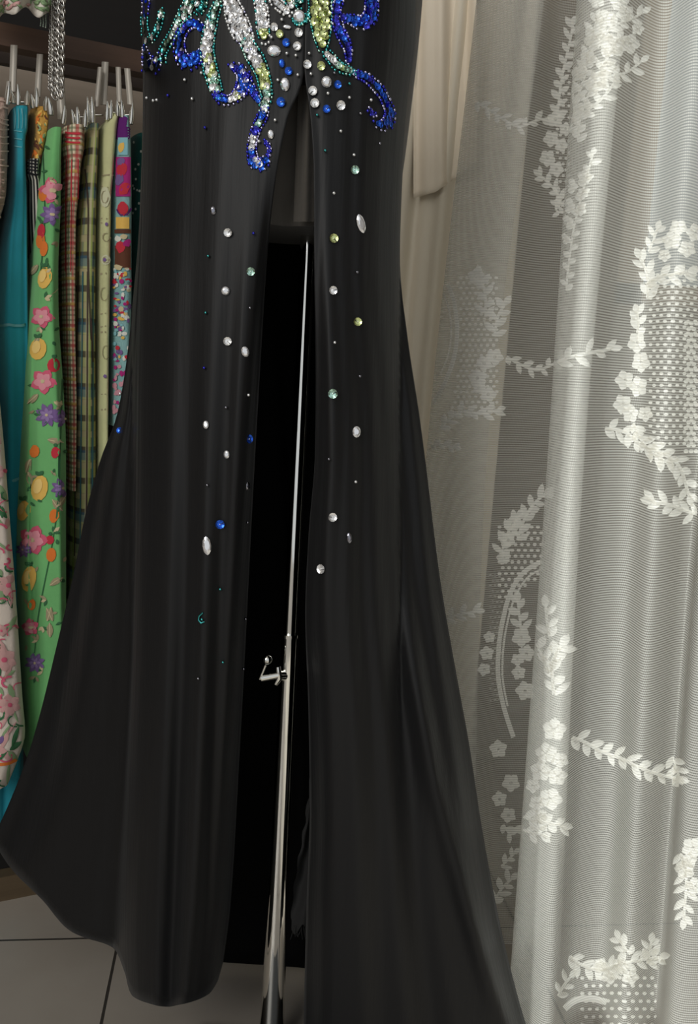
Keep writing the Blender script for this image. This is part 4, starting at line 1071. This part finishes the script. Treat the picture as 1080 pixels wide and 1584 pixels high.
# rear folds
spray(R_, [(738,158),(760,172),(785,188),(805,196),(830,186),(846,184)], 18, 4.5, 15, 2.0)
spray(R_, [(862,180),(866,140),(872,105),(880,70),(886,40)], 20, 5, 15, 2)
blossoms(R_, [(858,185,13),(852,215,13),(868,225,11),(846,245,13),(860,262,12),(874,200,10)])
spray(R_, [(870,320),(862,300),(850,285),(835,272)], 18, 4.5, 12, 2); spray(R_, [(872,330),(860,325),(862,300)], 15, 4, 12, 1.6)
dots(R_, 862, 884, 110, 290, 9, 9, 2.4, 0)
def ringtest(cx, cy, a, b): return lambda x, y: ((x-cx)/a)**2+((y-cy)/b)**2 > 1
spray(R_, [(752,490),(752,460),(748,440),(744,425)], 20, 5, 14, 2); spray(R_, [(765,520),(770,490),(780,472)], 22, 5.5, 14, 2)
blossoms(R_, [(738,428,13),(765,552,13),(750,562,12),(740,585,14),(755,610,12),(742,600,10)])
spray(R_, [(682,662),(700,645),(720,636),(745,640),(768,634)], 18, 4.5, 12, 2); spray(R_, [(668,690),(684,688),(704,692)], 14, 4, 11, 1.6)
draw_line(em, R_, [(694,440),(704,470),(708,510),(704,550),(690,590),(668,630)], 3.2, 0.0012, 0)
draw_line(em, R_, [(686,450),(696,480),(699,515),(694,550),(682,580)], 1.4, 0.0012, 0)
dots(R_, 696, 770, 430, 640, 9, 8, 2.5, 0, lambda x, y: x > 714-0.0012*(y-510)**2)
spray(R_, [(800,835),(810,805),(825,780),(842,765)], 22, 5.5, 13, 2.2); spray(R_, [(775,860),(782,830),(800,800)], 20, 5, 13, 2)
blossoms(R_, [(785,835,12),(792,810,12),(778,862,11)])
dots(R_, 772, 842, 815, 935, 10, 9, 2.8, 0, lambda x, y: y < 930-(x-772)*0.55)
draw_line(em, R_, [(838,868),(810,885),(790,915),(778,955),(771,1000),(770,1045),(778,1090),(794,1140)], 3.6, 0.0012, 0)
draw_line(em, R_, [(838,880),(816,893),(797,922),(785,960),(778,1003),(777,1048),(785,1092)], 1.6, 0.0012, 0)
dots(R_, 758, 778, 890, 1090, 7, 8, 2.0, 1)
blossoms(R_, [(806,985,15),(814,1010,13),(802,1040,11),(812,1068,15),(800,1020,10),(770,1158,14),(790,1210,14),(772,1235,12),(786,1260,12)])
spray(R_, [(806,975),(803,950),(801,930)], 22, 6, 14, 2); spray(R_, [(778,1275),(790,1290),(800,1285)], 18, 5, 12, 2); spray(R_, [(764,1395),(775,1375),(790,1360)], 20, 5, 12, 2); spray(R_, [(775,1340),(785,1330),(795,1320)], 16, 4, 12, 1.8)
spray(R_, [(692,958),(712,950),(736,946)], 18, 4.5, 13, 2); blossoms(R_, [(752,1010,11),(748,1035,10),(756,985,9)])
em.build('woven_motifs', [M_EMB, M_EMBS], lace)
